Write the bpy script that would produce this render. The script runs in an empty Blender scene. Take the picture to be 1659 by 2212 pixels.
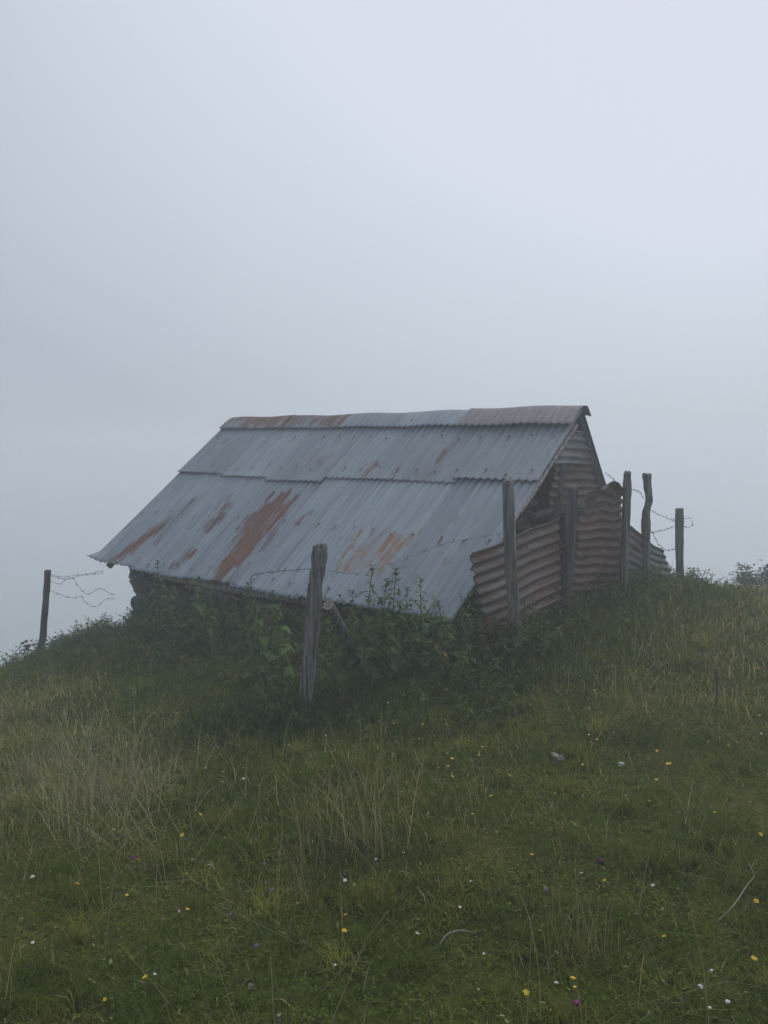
import bpy, math, random
import numpy as np
from mathutils import Vector
random.seed(11); RNG = np.random.default_rng(11)
R = math.radians
scene = bpy.context.scene

# ------------------------------------------------------------------ camera, sky, sun, exposure
F_PX, CX, CY = 1789.0, 829.5, 1106.0          # focal length and centre in a 1659 x 2212 frame
PITCH = 0.0813993
EYE = np.array([0.0, 0.0, 1.6])
cam_data = bpy.data.cameras.new("camera")
cam_data.sensor_fit = 'VERTICAL'; cam_data.sensor_height = 36.0
cam_data.lens = 36.0 * F_PX / 2212.0
cam_data.clip_start = 0.05; cam_data.clip_end = 2000.0
cam = bpy.data.objects.new("camera", cam_data); scene.collection.objects.link(cam)
cam.location = EYE; cam.rotation_euler = (math.pi / 2 - PITCH, 0, 0)
scene.camera = cam

SUN_EL, SUN_AZ = R(52), R(38)                  # azimuth clockwise from +Y (straight ahead): ahead and to the right
SUN_DIR = Vector((math.sin(SUN_AZ) * math.cos(SUN_EL), math.cos(SUN_AZ) * math.cos(SUN_EL), math.sin(SUN_EL)))
world = bpy.data.worlds.new("World"); scene.world = world; world.use_nodes = True
wn, wl = world.node_tree.nodes, world.node_tree.links
wn.clear()
w_out = wn.new("ShaderNodeOutputWorld"); w_bg = wn.new("ShaderNodeBackground"); w_bg.inputs[1].default_value = 0.10
w_sky = wn.new("ShaderNodeTexSky"); w_sky.sky_type = 'NISHITA'; w_sky.sun_disc = False
w_sky.sun_elevation = SUN_EL; w_sky.sun_rotation = SUN_AZ
w_tc = wn.new("ShaderNodeTexCoord")
def wmath(op, a, b=None, c=None):
    n = wn.new("ShaderNodeMath"); n.operation = op
    for i, v in enumerate((a, b, c)):
        if v is None: continue
        if isinstance(v, (int, float)): n.inputs[i].default_value = v
        else: wl.new(v, n.inputs[i])
    return n.outputs[0]
w_dot = wn.new("ShaderNodeVectorMath"); w_dot.operation = 'DOT_PRODUCT'
wl.new(w_tc.outputs["Generated"], w_dot.inputs[0])
_b = Vector((math.sin(R(24)) * math.cos(R(32)), math.cos(R(24)) * math.cos(R(32)), math.sin(R(32))))
w_dot.inputs[1].default_value = _b
w_noise = wn.new("ShaderNodeTexNoise"); w_noise.inputs["Scale"].default_value = 2.2
w_noise.inputs["Detail"].default_value = 3.0; w_noise.inputs["Roughness"].default_value = 0.45
wl.new(w_tc.outputs["Generated"], w_noise.inputs["Vector"])
w_sep = wn.new("ShaderNodeSeparateXYZ"); wl.new(w_tc.outputs["Generated"], w_sep.inputs[0])
w_f = wmath('ADD', wmath('ADD', w_dot.outputs["Value"], wmath('SUBTRACT', wmath('MULTIPLY', w_sep.outputs[2], .22), wmath('MULTIPLY', wmath('POWER', wmath('MAXIMUM', wmath('SUBTRACT', 1.0, wmath('MULTIPLY', wmath('ABSOLUTE', w_sep.outputs[2]), 3.6)), 0.0), 1.6), .10))), wmath('MULTIPLY', wmath('SUBTRACT', w_noise.outputs["Fac"], 0.5), 0.09))
w_ramp = wn.new("ShaderNodeValToRGB"); wl.new(w_f, w_ramp.inputs[0])
_r = w_ramp.color_ramp
_r.elements[0].position = 0.0; _r.elements[0].color = (.40, .43, .53, 1)
_r.elements[1].position = 1.0; _r.elements[1].color = (.73, .765, .875, 1)
for p_, c_ in ((.60, (.445, .505, .588, 1)), (.80, (.565, .630, .71, 1)), (.93, (.655, .722, .81, 1))):
    e_ = _r.elements.new(p_); e_.color = c_
w_cl = wn.new("ShaderNodeVectorMath"); w_cl.operation = 'SCALE'; w_cl.inputs["Scale"].default_value = 10.0
wl.new(w_ramp.outputs[0], w_cl.inputs[0])
w_mix = wn.new("ShaderNodeMix"); w_mix.data_type = 'RGBA'; w_mix.inputs[0].default_value = 0.95   # cloud hides the blue sky
wl.new(w_sky.outputs[0], w_mix.inputs[6]); wl.new(w_cl.outputs[0], w_mix.inputs[7])
wl.new(w_mix.outputs[2], w_bg.inputs[0]); wl.new(w_bg.outputs[0], w_out.inputs[0])

sun_d = bpy.data.lights.new("sun", 'SUN'); sun_d.energy = 1.5; sun_d.angle = R(40); sun_d.color = (1, .97, .92)
sun = bpy.data.objects.new("sun", sun_d); scene.collection.objects.link(sun)
sun.rotation_euler = SUN_DIR.to_track_quat('Z', 'Y').to_euler(); sun.location = (20, 20, 30)

scene.view_settings.view_transform = 'Standard'; scene.view_settings.look = 'None'
scene.view_settings.exposure = 0.0; scene.view_settings.gamma = 1.0; scene.view_settings.use_curve_mapping = False
scene.render.engine = 'CYCLES'
scene.cycles.use_denoising = True
scene.cycles.max_bounces = 8; scene.cycles.diffuse_bounces = 3; scene.cycles.glossy_bounces = 2
scene.cycles.transmission_bounces = 2; scene.cycles.volume_bounces = 5; scene.cycles.transparent_max_bounces = 4
HAZE_DENSITY = 0.0150

# ------------------------------------------------------------------ picking helpers
_c, _s = math.cos(PITCH), math.sin(PITCH)
V_FW, V_UP, V_RT = np.array([0, _c, -_s]), np.array([0, _s, _c]), np.array([1.0, 0, 0])
def ray(px, py):
    return V_RT * ((px - CX) / F_PX) + V_UP * (-(py - CY) / F_PX) + V_FW
def P(px, py, Y):                              # the point on that line of sight at distance Y ahead
    d = ray(px, py); return EYE + d * (Y / d[1])

# ------------------------------------------------------------------ terrain
SE = np.array([0.4696, 5.9635, 0.308])         # near corner of the front eave
AZ, SLOPE, S_LEN, L_LEN = 0.87940859, 0.66286658, 2.61, 4.8
D_AX = np.array([-math.sin(AZ), math.cos(AZ), 0.0])     # along the ridge, away
N_AX = np.array([math.cos(AZ), math.sin(AZ), 0.0])      # across, from the front eave to the back
U_AX = N_AX * math.cos(SLOPE) + np.array([0, 0, math.sin(SLOPE)])
O_AX = -N_AX * math.sin(SLOPE) + np.array([0, 0, math.cos(SLOPE)])
HALF = S_LEN * math.cos(SLOPE); RIDGE_Z = SE[2] + S_LEN * math.sin(SLOPE)
SLOPE_B = R(53); TOT = HALF + (RIDGE_Z - SE[2]) / math.tan(SLOPE_B); S_BACK = (RIDGE_Z - SE[2]) / math.sin(SLOPE_B)   # the back slope is steeper and shorter
ctrl = [(0, 0, 0), (-2, 0, -.02), (2, 0, .03), (0, -3, -.12), (-4, -3, -.3), (4, -3, 0), (0, 2.3, 0), (-1.5, 3, -.04), (1.6, 3, .04),
        (-3, 3, -.2), (3.4, 3, .1), P(655, 1530, 5.0), P(1000, 1490, 5.15), P(1600, 1500, 5.0), P(1500, 1290, 8.5), P(1659, 1290, 9.4),
        P(0, 1450, 8.3), P(82, 1435, 8.7), (-2.0, 5, -.28), (-3.4, 6, -.52), (-5.5, 6.0, -.85), (-1.4, 6.9, -.22),
        tuple(SE[:2] + .1) + (.03,), (1.2, 6.1, .2), (2.1, 7.1, .22), (3.0, 8.4, .16), (-3.3, 8.8, -.60), (4.5, 6, .2), (6, 5, .3),
        (0, 9, -.1), (1.5, 10, -.2), (-1.5, 11.5, -1.2), (-5, 11, -1.7), (-7, 9, -1.7), (4.2, 10.6, -.30), (6, 9.6, .0), (8, 8, .1), (9, 12, -1.2),
        (5.6, 13, -1.3), (2, 14, -1.9), (-8, 4, -1.2), (8, 2, .2)]
C_ = np.array(ctrl, float)
def _tps(r2): return np.where(r2 > 1e-12, 0.5 * r2 * np.log(np.maximum(r2, 1e-12)), 0)
_n = len(C_)
_K = _tps(((C_[:, None, :2] - C_[None, :, :2]) ** 2).sum(-1)) + np.eye(_n) * 0.02
_Pm = np.c_[np.ones(_n), C_[:, :2]]
_sol = np.linalg.solve(np.block([[_K, _Pm], [_Pm.T, np.zeros((3, 3))]]), np.r_[C_[:, 2], 0, 0, 0])
_G = RNG.random((64, 64))
def vnoise(x, y, sc, ox=0.0):                  # smooth value noise 0..1
    x = np.asarray(x) / sc + 17.3 + ox; y = np.asarray(y) / sc + 31.7 + ox
    ix, iy = np.floor(x).astype(int), np.floor(y).astype(int); fx, fy = x - ix, y - iy
    fx, fy = fx * fx * (3 - 2 * fx), fy * fy * (3 - 2 * fy)
    g = lambda a, b: _G[a % 64, b % 64]
    return (g(ix, iy) * (1 - fx) + g(ix + 1, iy) * fx) * (1 - fy) + (g(ix, iy + 1) * (1 - fx) + g(ix + 1, iy + 1) * fx) * fy
def hgt(x, y):
    x = np.asarray(x, float); y = np.asarray(y, float); sh = x.shape
    xf, yf = x.ravel(), y.ravel(); out = np.empty(xf.shape)
    for i in range(0, len(xf), 20000):
        a, b = xf[i:i + 20000], yf[i:i + 20000]
        r2 = (a[:, None] - C_[None, :, 0]) ** 2 + (b[:, None] - C_[None, :, 1]) ** 2
        t = _tps(r2) @ _sol[:_n] + _sol[_n] + _sol[_n + 1] * a + _sol[_n + 2] * b
        r = np.hypot(a - .5, b - 4.0)
        far = np.maximum(-0.9 - 0.48 * (r - 8.5), -62 + 3 * vnoise(a, b, 40))
        k = np.clip((r - 8.2) / 4.5, 0, 1); k = k * k * (3 - 2 * k)
        out[i:i + 20000] = t * (1 - k) + far * k
    out += (vnoise(xf, yf, .55) - .5) * .07 + (vnoise(xf, yf, .21, 5) - .5) * .03
    return out.reshape(sh)
def hz(x, y): return float(hgt(np.array([x]), np.array([y]))[0])
def G(px, py):                                 # where that line of sight meets the ground
    d = ray(px, py); t = np.arange(1.0, 16, .02); q = EYE + d * t[:, None]
    below = np.nonzero(q[:, 2] < hgt(q[:, 0], q[:, 1]))[0]
    return q[below[0]] if len(below) else q[-1]

# ------------------------------------------------------------------ object helpers
def tag(o, label=None, cat=None, group=None, kind=None):
    for k, v in (("label", label), ("category", cat), ("group", group), ("kind", kind)):
        if v: o[k] = v
    return o
def empty(name, loc, label, cat, group=None):
    o = bpy.data.objects.new(name, None); scene.collection.objects.link(o); o.location = loc; o.empty_display_size = .1
    return tag(o, label, cat, group)
class MB:
    def __init__(self): self.v, self.f, self.m, self.n = [], [], [], 0
    def add(self, v, f, mi=0):
        v = np.asarray(v, float); self.v.append(v); self.f += [tuple(i + self.n for i in q) for q in f]; self.m += [mi] * len(f); self.n += len(v)
    def verts(self): return np.concatenate(self.v) if self.v else np.zeros((0, 3))
    def build(self, name, mats, parent=None, smooth=False, origin=None, attrs=None):
        me = bpy.data.meshes.new(name); v = self.verts()
        o0 = np.zeros(3)
        if parent is not None: o0 = np.array(parent.matrix_world.translation) if parent.parent is None else np.array(parent.location)
        if parent is not None: o0 = np.array(ROOT_LOC.get(parent.name, tuple(parent.location)))
        if origin is not None and parent is None: o0 = np.asarray(origin, float)
        me.from_pydata([tuple(p) for p in v - o0], [], self.f)
        for m in (mats if isinstance(mats, (list, tuple)) else [mats]): me.materials.append(m)
        me.polygons.foreach_set("material_index", self.m)
        if smooth: me.polygons.foreach_set("use_smooth", [True] * len(self.f))
        for k, a in (attrs or {}).items():
            a = np.asarray(a, np.float32)
            if a.ndim == 1: me.attributes.new(k, 'FLOAT', 'POINT').data.foreach_set("value", a)
            else: me.attributes.new(k, 'FLOAT_VECTOR', 'POINT').data.foreach_set("vector", a.ravel())
        me.update()
        o = bpy.data.objects.new(name, me); scene.collection.objects.link(o)
        if parent is not None: o.parent = parent; ROOT_LOC[o.name] = tuple(o0)
        elif origin is not None: o.location = o0
        return o
ROOT_LOC = {}
def np_mesh(name, verts, tris, cols, mat):
    me = bpy.data.meshes.new(name)
    me.vertices.add(len(verts)); me.vertices.foreach_set("co", verts.astype(np.float32).ravel())
    me.loops.add(tris.size); me.loops.foreach_set("vertex_index", tris.astype(np.int32).ravel())
    me.polygons.add(len(tris)); me.polygons.foreach_set("loop_start", np.arange(0, tris.size, 3, dtype=np.int32))
    me.polygons.foreach_set("loop_total", np.full(len(tris), 3, dtype=np.int32))
    if cols is not None:
        a = me.attributes.new("leaf_colour", 'FLOAT_VECTOR', 'POINT'); a.data.foreach_set("vector", cols.astype(np.float32).ravel())
    me.materials.append(mat); me.update(calc_edges=True); me.validate()
    o = bpy.data.objects.new(name, me); scene.collection.objects.link(o); return o

# ------------------------------------------------------------------ materials
class NT:
    def __init__(self, name):
        self.mat = bpy.data.materials.new(name); self.mat.use_nodes = True
        self.n, self.l = self.mat.node_tree.nodes, self.mat.node_tree.links
        self.b = self.n["Principled BSDF"]; self.tc = self.n.new("ShaderNodeTexCoord")
    def put(self, sock, v):
        if isinstance(v, (int, float)): sock.default_value = v
        elif isinstance(v, tuple): sock.default_value = v if len(v) != 3 or sock.type == 'VECTOR' else v + (1,)
        else: self.l.new(v, sock)
    def math(self, op, a, b=0.0, clamp=False):
        n = self.n.new("ShaderNodeMath"); n.operation = op; n.use_clamp = clamp; self.put(n.inputs[0], a); self.put(n.inputs[1], b); return n.outputs[0]
    def attr(self, name, out="Fac"):
        n = self.n.new("ShaderNodeAttribute"); n.attribute_name = name; return n.outputs[out]
    def mapped(self, src, scale):
        n = self.n.new("ShaderNodeMapping"); n.inputs["Scale"].default_value = scale; self.l.new(src, n.inputs[0]); return n.outputs[0]
    def noise(self, vec, scale, detail=3.0, rough=.55):
        n = self.n.new("ShaderNodeTexNoise"); n.inputs["Scale"].default_value = scale; n.inputs["Detail"].default_value = detail
        n.inputs["Roughness"].default_value = rough; self.l.new(vec, n.inputs["Vector"]); return n.outputs["Fac"]
    def step(self, v, a, b):
        n = self.n.new("ShaderNodeMapRange"); n.interpolation_type = 'SMOOTHSTEP'; self.put(n.inputs[0], v); n.inputs[1].default_value = a; n.inputs[2].default_value = b; return n.outputs[0]
    def mix(self, f, a, b):
        n = self.n.new("ShaderNodeMix"); n.data_type = 'RGBA'; self.put(n.inputs[0], f); self.put(n.inputs[6], a); self.put(n.inputs[7], b); return n.outputs[2]
    def bump(self, h, strength, dist):
        n = self.n.new("ShaderNodeBump"); n.inputs["Strength"].default_value = strength; n.inputs["Distance"].default_value = dist
        self.l.new(h, n.inputs["Height"]); self.l.new(n.outputs[0], self.b.inputs["Normal"])
    def done(self, col, rough=.8, metal=0.0, spec=.3):
        self.put(self.b.inputs["Base Color"], col); self.put(self.b.inputs["Roughness"], rough); self.put(self.b.inputs["Metallic"], metal)
        self.b.inputs["Specular IOR Level"].default_value = spec; return self.mat

def metal_material(name, light, dark, rust_bias, rust_a=(.098, .038, .025), rust_b=(.175, .076, .046), stain=.8):
    t = NT(name); st = t.attr("sheet_place", "Vector")            # metres: along the waves' crossing, along the sheet
    streak = t.noise(t.mapped(st, (13, 1.3, 1)), 1.0, 4, .6)
    blotch = t.noise(t.mapped(st, (2.2, .9, 1)), 1.0, 3, .5)
    fine = t.noise(t.mapped(st, (60, 14, 1)), 1.0, 3, .6)
    base = t.mix(t.step(t.math('ADD', t.math('MULTIPLY', streak, .6), t.math('MULTIPLY', blotch, .4)), .36, .64), dark, light)
    oi = t.n.new("ShaderNodeObjectInfo"); tone = t.math('ADD', .80, t.math('MULTIPLY', oi.outputs["Random"], .36))
    vm = t.n.new("ShaderNodeVectorMath"); vm.operation = 'SCALE'; t.l.new(base, vm.inputs[0]); t.l.new(tone, vm.inputs["Scale"]); base = vm.outputs[0]
    grime = t.math('MULTIPLY', t.step(t.math('ADD', t.attr("grime"), t.math('MULTIPLY', t.math('SUBTRACT', streak, .5), 1.4)), .35, .8), stain)
    base = t.mix(grime, base, (.075, .082, .09))
    r = t.math('ADD', t.attr("rust"), t.math('ADD', t.math('MULTIPLY', t.math('SUBTRACT', streak, .5), 1.3), t.math('MULTIPLY', t.math('SUBTRACT', t.noise(t.mapped(st, (24, 6, 1)), 1.0, 4, .65), .5), 2.6)))
    rust = t.math('MULTIPLY', t.step(t.math('ADD', r, rust_bias), .22, 1.0), .92)
    rc = t.mix(t.step(t.math('ADD', t.math('MULTIPLY', fine, .5), t.math('MULTIPLY', blotch, .5)), .35, .65), rust_a, rust_b)
    rc = t.mix(t.attr('ochre'), rc, (.30, .175, .10))
    col = t.mix(rust, base, rc)
    col = t.mix(t.math('MULTIPLY', t.step(t.math('ADD', t.attr('crest'), t.math('MULTIPLY', t.math('SUBTRACT', blotch, .5), 1.6)), .40, 1.1), .55), col, (.27, .225, .205))   # bare worn crests
    t.bump(fine, .15, .004)
    return t.done(col, t.math('ADD', t.math('MULTIPLY', rust, .3), .55), t.math('MULTIPLY', t.math('SUBTRACT', 1.0, rust), .12), .35)
M_ROOF = metal_material("galvanised_roofing", (.27, .318, .358), (.195, .235, .27), 0)
M_CAP_RED = metal_material("reddish_cap", (.20, .185, .20), (.155, .145, .16), 0, stain=.2)
M_RUSTY = metal_material("rusty_sheet", (.19, .195, .20), (.10, .095, .09), .56, (.082, .037, .024), (.165, .082, .053))
M_GREYRUST = metal_material("grey_rusty_sheet", (.26, .275, .28), (.15, .16, .16), -.02, (.10, .055, .042), (.20, .12, .09))

def wood_material(name, a, b, moss=.25):
    t = NT(name); o = t.tc.outputs["Object"]
    g = t.noise(t.mapped(o, (34, 34, 2.2)), 1.0, 4, .6); q = t.noise(o, 7, 3)
    col = t.mix(t.step(g, .35, .66), a, b)
    crack = t.step(t.noise(t.mapped(o, (60, 60, 1.2)), 1.0, 2), .60, .68)
    col = t.mix(t.math('MULTIPLY', crack, .75), col, (.02, .019, .018))
    col = t.mix(t.math('MULTIPLY', t.step(q, .56, .7), moss), col, (.075, .085, .055))
    t.bump(g, .6, .01); return t.done(col, .9, 0, .15)
M_WOOD = wood_material("weathered_wood", (.070, .070, .066), (.215, .21, .20))
M_WOOD_DARK = wood_material("damp_dark_wood", (.045, .045, .045), (.12, .12, .118), .15)
M_WOOD_PALE = wood_material("pale_weathered_wood", (.15, .14, .125), (.34, .32, .29), .1)
def stone_material(name, a, b, c):
    t = NT(name); o = t.tc.outputs["Object"]
    n1 = t.noise(o, 3.2, 4); n2 = t.noise(o, 26, 4, .65)
    col = t.mix(t.step(n1, .35, .65), a, b); col = t.mix(t.step(n2, .55, .72), col, c)
    t.bump(n2, .7, .02); return t.done(col, .95, 0, .15)
M_STONE = stone_material("dry_stone", (.060, .062, .058), (.135, .134, .124), (.21, .21, .20))
M_PALE_STONE = stone_material("pale_limestone", (.25, .225, .205), (.34, .31, .29), (.17, .155, .14))
M_WHITE_STONE = stone_material("white_limestone", (.36, .38, .355), (.48, .50, .48), (.3, .32, .30))
def earth_material():
    t = NT("damp_turf_soil"); o = t.tc.outputs["Object"]
    n1 = t.noise(o, .9, 4); n2 = t.noise(o, 14, 5, .7)
    col = t.mix(t.step(n2, .35, .7), (.030, .038, .008), (.070, .086, .018)); col = t.mix(t.step(n1, .45, .7), col, (.085, .085, .025))
    t.bump(n2, .8, .03); return t.done(col, 1.0, 0, .05)
M_EARTH = earth_material()
def leaf_material(name, spec=.25, rough=.6, trans=.25):
    t = NT(name); c = t.attr("leaf_colour", "Color"); t.done(c, rough, 0, spec)
    tr = t.n.new("ShaderNodeBsdfTranslucent"); t.l.new(c, tr.inputs[0])
    ms = t.n.new("ShaderNodeMixShader"); ms.inputs[0].default_value = trans
    t.l.new(t.b.outputs[0], ms.inputs[1]); t.l.new(tr.outputs[0], ms.inputs[2]); t.l.new(ms.outputs[0], t.n["Material Output"].inputs[0])
    return t.mat
M_GRASS = leaf_material("grass_blade", .05, .85, .48); M_LEAF = leaf_material("nettle_leaf", .10, .7, .35)
def plain(name, col, rough=.7, var=.25):
    t = NT(name); n = t.noise(t.tc.outputs["Object"], 60, 2)
    return t.done(t.mix(n, tuple(c * (1 - var) for c in col), tuple(c * (1 + var) for c in col)), rough, 0, .2)
M_WIRE = plain("rusty_wire", (.075, .065, .06), .7); M_STEM = plain("flower_stem", (.05, .075, .025))
M_YELLOW = plain("buttercup_petal", (.62, .44, .02), .5, .08); M_WHITE = plain("white_petal", (.52, .54, .50), .6, .06)
M_CENTRE = plain("daisy_centre", (.5, .36, .05)); M_MAGENTA = plain("magenta_petal", (.22, .03, .16), .6, .2)
M_LILAC = plain("lilac_petal", (.26, .14, .33), .6, .15); M_PURPLE_DARK = plain("dark_purple_petal", (.085, .012, .055), .7, .25)
M_PINK = plain("pink_petal", (.45, .22, .28), .6, .15)
M_DRYHEAD = plain("dry_thistle_head", (.06, .045, .05), .9); M_STRAW = plain("straw", (.27, .24, .145), .8)
M_BARK = plain("bark", (.05, .045, .04), .9); M_TWIG = plain("bleached_twig", (.25, .235, .20), .9)

# ------------------------------------------------------------------ ground
def build_ground():
    rs = np.r_[np.arange(0, 16, .16), np.geomspace(16, 420, 46)]; th = np.linspace(0, 2 * np.pi, 241)[:-1]
    v = [(0, 4, 0)]
    X = np.concatenate([[0.0], (rs[1:, None] * np.cos(th)).ravel()]); Y = 4 + np.concatenate([[0.0], (rs[1:, None] * np.sin(th)).ravel()])
    Z = hgt(X, Y); n = len(th); f = [(0, 1 + j, 1 + (j + 1) % n) for j in range(n)]
    for i in range(len(rs) - 2):
        a, b = 1 + i * n, 1 + (i + 1) * n
        f += [(a + j, b + j, b + (j + 1) % n, a + (j + 1) % n) for j in range(n)]
    m = MB(); m.add(np.c_[X, Y, Z], f); o = m.build("ground", M_EARTH, smooth=True); tag(o, kind='structure')
build_ground()

# ------------------------------------------------------------------ shed
def RP(s, t, o=0.0): return SE + np.multiply.outer(s, D_AX) + np.multiply.outer(t, U_AX) + np.multiply.outer(o, O_AX)
def RI(px, py):                                # (s, t) on the front roof plane
    d = ray(px, py); k = ((SE - EYE) @ O_AX) / (d @ O_AX); q = EYE + d * k - SE; return q @ D_AX, q @ U_AX
def GP(px, py, off=0.0):                       # point on the near gable plane, moved off along the ridge
    d = ray(px, py); k = ((SE + D_AX * off - EYE) @ D_AX) / (d @ D_AX); return EYE + d * k
STREAKS = [  # (px,py top) (px,py bottom), half width m, strength
    ((378, 1110), (228, 1230), .075, 1.0), ((345, 1140), (240, 1222), .11, .85), ((500, 1088), (442, 1148), .085, 1.0), ((490, 1085), (450, 1125), .07, .6),
    ((418, 1188), (368, 1228), .09, .85), ((607, 1062), (472, 1262), .15, 1.35), ((612, 1075), (525, 1190), .20, .95), ((560, 1110), (478, 1250), .17, .9),
    ((643, 1072), (628, 1092), .04, .7), ((668, 1108), (640, 1132), .05, .6), ((700, 1105), (660, 1120), .04, .3), ((570, 1172), (560, 1188), .03, .5),
    ((778, 1152), (718, 1244), .028, .85), ((797, 1160), (745, 1228), .028, .6), ((828, 1152), (768, 1230), .028, .65), ((850, 1152), (792, 1222), .028, .8),
    ((888, 1152), (838, 1215), .029, .8), ((868, 1182), (798, 1254), .028, .85), ((812, 1165), (760, 1232), .15, .58), ((866, 1158), (810, 1240), .18, .58), ((770, 1120), (720, 1180), .10, .28), ((930, 1120), (900, 1160), .08, .2), ((885, 1155), (850, 1200), .08, .5),
    ((814, 1003), (785, 1032), .05, .75), ((990, 958), (948, 1000), .022, .7), ((962, 978), (945, 1000), .04, .5), ((942, 1012), (926, 1032), .035, .45), ((690, 1000), (672, 1020), .03, .25)]
GRIME_AND_SHADE = [((400, 1095), (250, 1215), .10, .75), ((455, 1090), (405, 1145), .09, .6), ((505, 1062), (470, 1110), .05, .7), ((700, 1105), (600, 1230), .04, .6), ((640, 1080), (540, 1220), .07, .55), ((985, 950), (930, 1035), .05, .5), ((420, 1080), (330, 1180), .10, .6), ((500, 1050), (430, 1150), .10, .55), ((440, 1180), (360, 1240), .10, .5), ((705, 985), (670, 1030), .08, .45),
          ((650, 1060), (560, 1180), .06, .5), ((590, 1180), (545, 1230), .05, .5), ((1030, 1215), (985, 1320), .09, .35), ((700, 1080), (590, 1260), .05, .35)]  # grime stains; the near lower corner entry paints in the dark shade there
def streak_field(lst, s, t, ochre=False):
    out = np.zeros_like(s)
    for (a, b, w, k) in lst:
        s0, t1 = RI(*a); s1, t0 = RI(*b)
        if ochre and not (s0 < 2.1 and t1 < 1.25): continue
        ix = np.floor(s / .038).astype(int); j0 = _G[ix % 64, 7]; j1 = _G[ix % 64, 19]; ln = t1 - t0
        edge = np.clip(np.abs(s - (s0 + s1) / 2) / (w + 1e-6), 0, 1)
        cut = 0.0 if w < .03 else 1.0; t0 = t0 + j0 * ln * .25 * edge * cut; t1 = t1 - j1 * ln * .3 * edge * cut
        tt = np.clip((t - t0) / np.maximum(t1 - t0, 1e-3), 0, 1); sc = s1 + (s0 - s1) * tt
        e = np.maximum(np.maximum(t0 - t, t - t1), 0) / .06
        g = k * np.exp(-((s - sc) / w) ** 2 * .9 - e ** 2); out = np.maximum(out, g)
    return out
PITCHW = .076
def roof_sheet(root, s0, w, t0, t1, lift, mat, name="roof_sheet", front=True, ridge_sag=True, seed=0):
    rr = np.random.default_rng(seed)
    ns, nt = int(round(w / PITCHW)) * 8 + 1, 44
    s = np.linspace(s0, s0 + w, ns); tt = np.linspace(0, 1, nt)
    Sg, Tg = np.meshgrid(s, tt); jag = rr.normal(0, .004, ns)[None, :] * (1 - Tg)
    T = t0 + (t1 - t0) * Tg + jag
    wave = .0105 * np.cos(2 * np.pi * Sg / PITCHW)
    o = wave + lift + .004 * rr.normal() * (1 - Tg) + .012 * (vnoise(Sg, T, .9, 2) - .5)
    o += np.exp(-(T - t0) / .06) * .006 * (1 if t0 > .5 else 0) * (1 + .8 * np.sin(Sg * 5 + seed))
    if front and t0 < .5:                       # the far lower corner is bent up
        c = np.clip((Sg - (L_LEN - .20)) / .20, 0, 1) * np.clip((.17 - T) / .17, 0, 1); o = o + .085 * c ** 1.2
        o = o + np.exp(-np.maximum(T, 0) / .18) * .012 * np.sin(Sg * 3.1 + .6)
    if front: v = RP(Sg.ravel(), T.ravel(), o.ravel())
    else:
        ub = -N_AX * math.cos(SLOPE_B) + np.array([0, 0, math.sin(SLOPE_B)]); ob = N_AX * math.sin(SLOPE_B) + np.array([0, 0, math.cos(SLOPE_B)])
        base = SE + N_AX * TOT
        v = base + np.multiply.outer(Sg.ravel(), D_AX) + np.multiply.outer(T.ravel(), ub) + np.multiply.outer(o.ravel(), ob)
    f = [(i * ns + j, i * ns + j + 1, (i + 1) * ns + j + 1, (i + 1) * ns + j) for i in range(nt - 1) for j in range(ns - 1)]
    m = MB(); m.add(v, f)
    sf, tf = Sg.ravel(), T.ravel()
    ru = streak_field(STREAKS, sf, tf) if front else .25 * vnoise(sf, tf, .5)
    gr = streak_field(GRIME_AND_SHADE, sf, tf) if front else np.zeros_like(sf)
    oc = np.clip(streak_field(STREAKS, sf, tf, True) * 1.6, 0, .85) if front else np.zeros_like(sf)
    rn, gn = np.zeros(0), np.zeros(0)
    if front:                                   # nail heads on the crests, with a little rust around them
        k0 = int(math.ceil((s0 + .03) / PITCHW)); rows = (.14, .86) if t0 < .5 else (1.66, 2.2)
        for tr in rows:
            for kk in range(k0 + seed % 2, k0 + 10, 3):
                sn, tn = kk * PITCHW, tr + rr.normal(0, .025); gi = np.exp(-((sf - sn) ** 2 / .00025 + np.where(tf < tn, (tf - tn) ** 2 / .010, (tf - tn) ** 2 / .0006)))
                ru = np.maximum(ru, gi * rr.uniform(.1, .75)); gr = np.maximum(gr, gi * .75)
                ring = [RP(sn + .011 * math.cos(a), tn + .011 * math.sin(a), .0105 + lift + .002) for a in np.arange(6) * 1.0472]
                nv0 = [*ring, RP(sn, tn, .0105 + lift + .009)]; m.add(nv0, [(6, i, (i + 1) % 6) for i in range(6)]); rn = np.r_[rn, np.full(7, .62)]; gn = np.r_[gn, np.full(7, 1.0)]
    ob_ = m.build(name, mat, root, smooth=True, attrs={"rust": np.r_[ru, rn], "grime": np.r_[gr, gn], "ochre": np.r_[oc, np.zeros(len(rn))], "sheet_place": np.r_[np.c_[sf, tf, np.full_like(sf, seed * 1.7)], np.zeros((len(rn), 3))]})
    md = ob_.modifiers.new("thickness", 'SOLIDIFY'); md.thickness = .0016
    return ob_
SHED_LOC = tuple(SE + D_AX * 2.4 + N_AX * 1.0); SHED_LOC = (SHED_LOC[0], SHED_LOC[1], -.3)
shed = empty("shed", SHED_LOC, "low stone mountain hut with a rust streaked corrugated iron roof standing on the hilltop", "shed")
ROOT_LOC["shed"] = SHED_LOC
WS = L_LEN / 6
lap = [RI(*q)[1] for q in ((1090, 1041), (930, 1044), (780, 1038), (660, 1044), (560, 1034), (450, 1026))]; low = [0, .012, -.01, .015, .0, .02]
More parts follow.
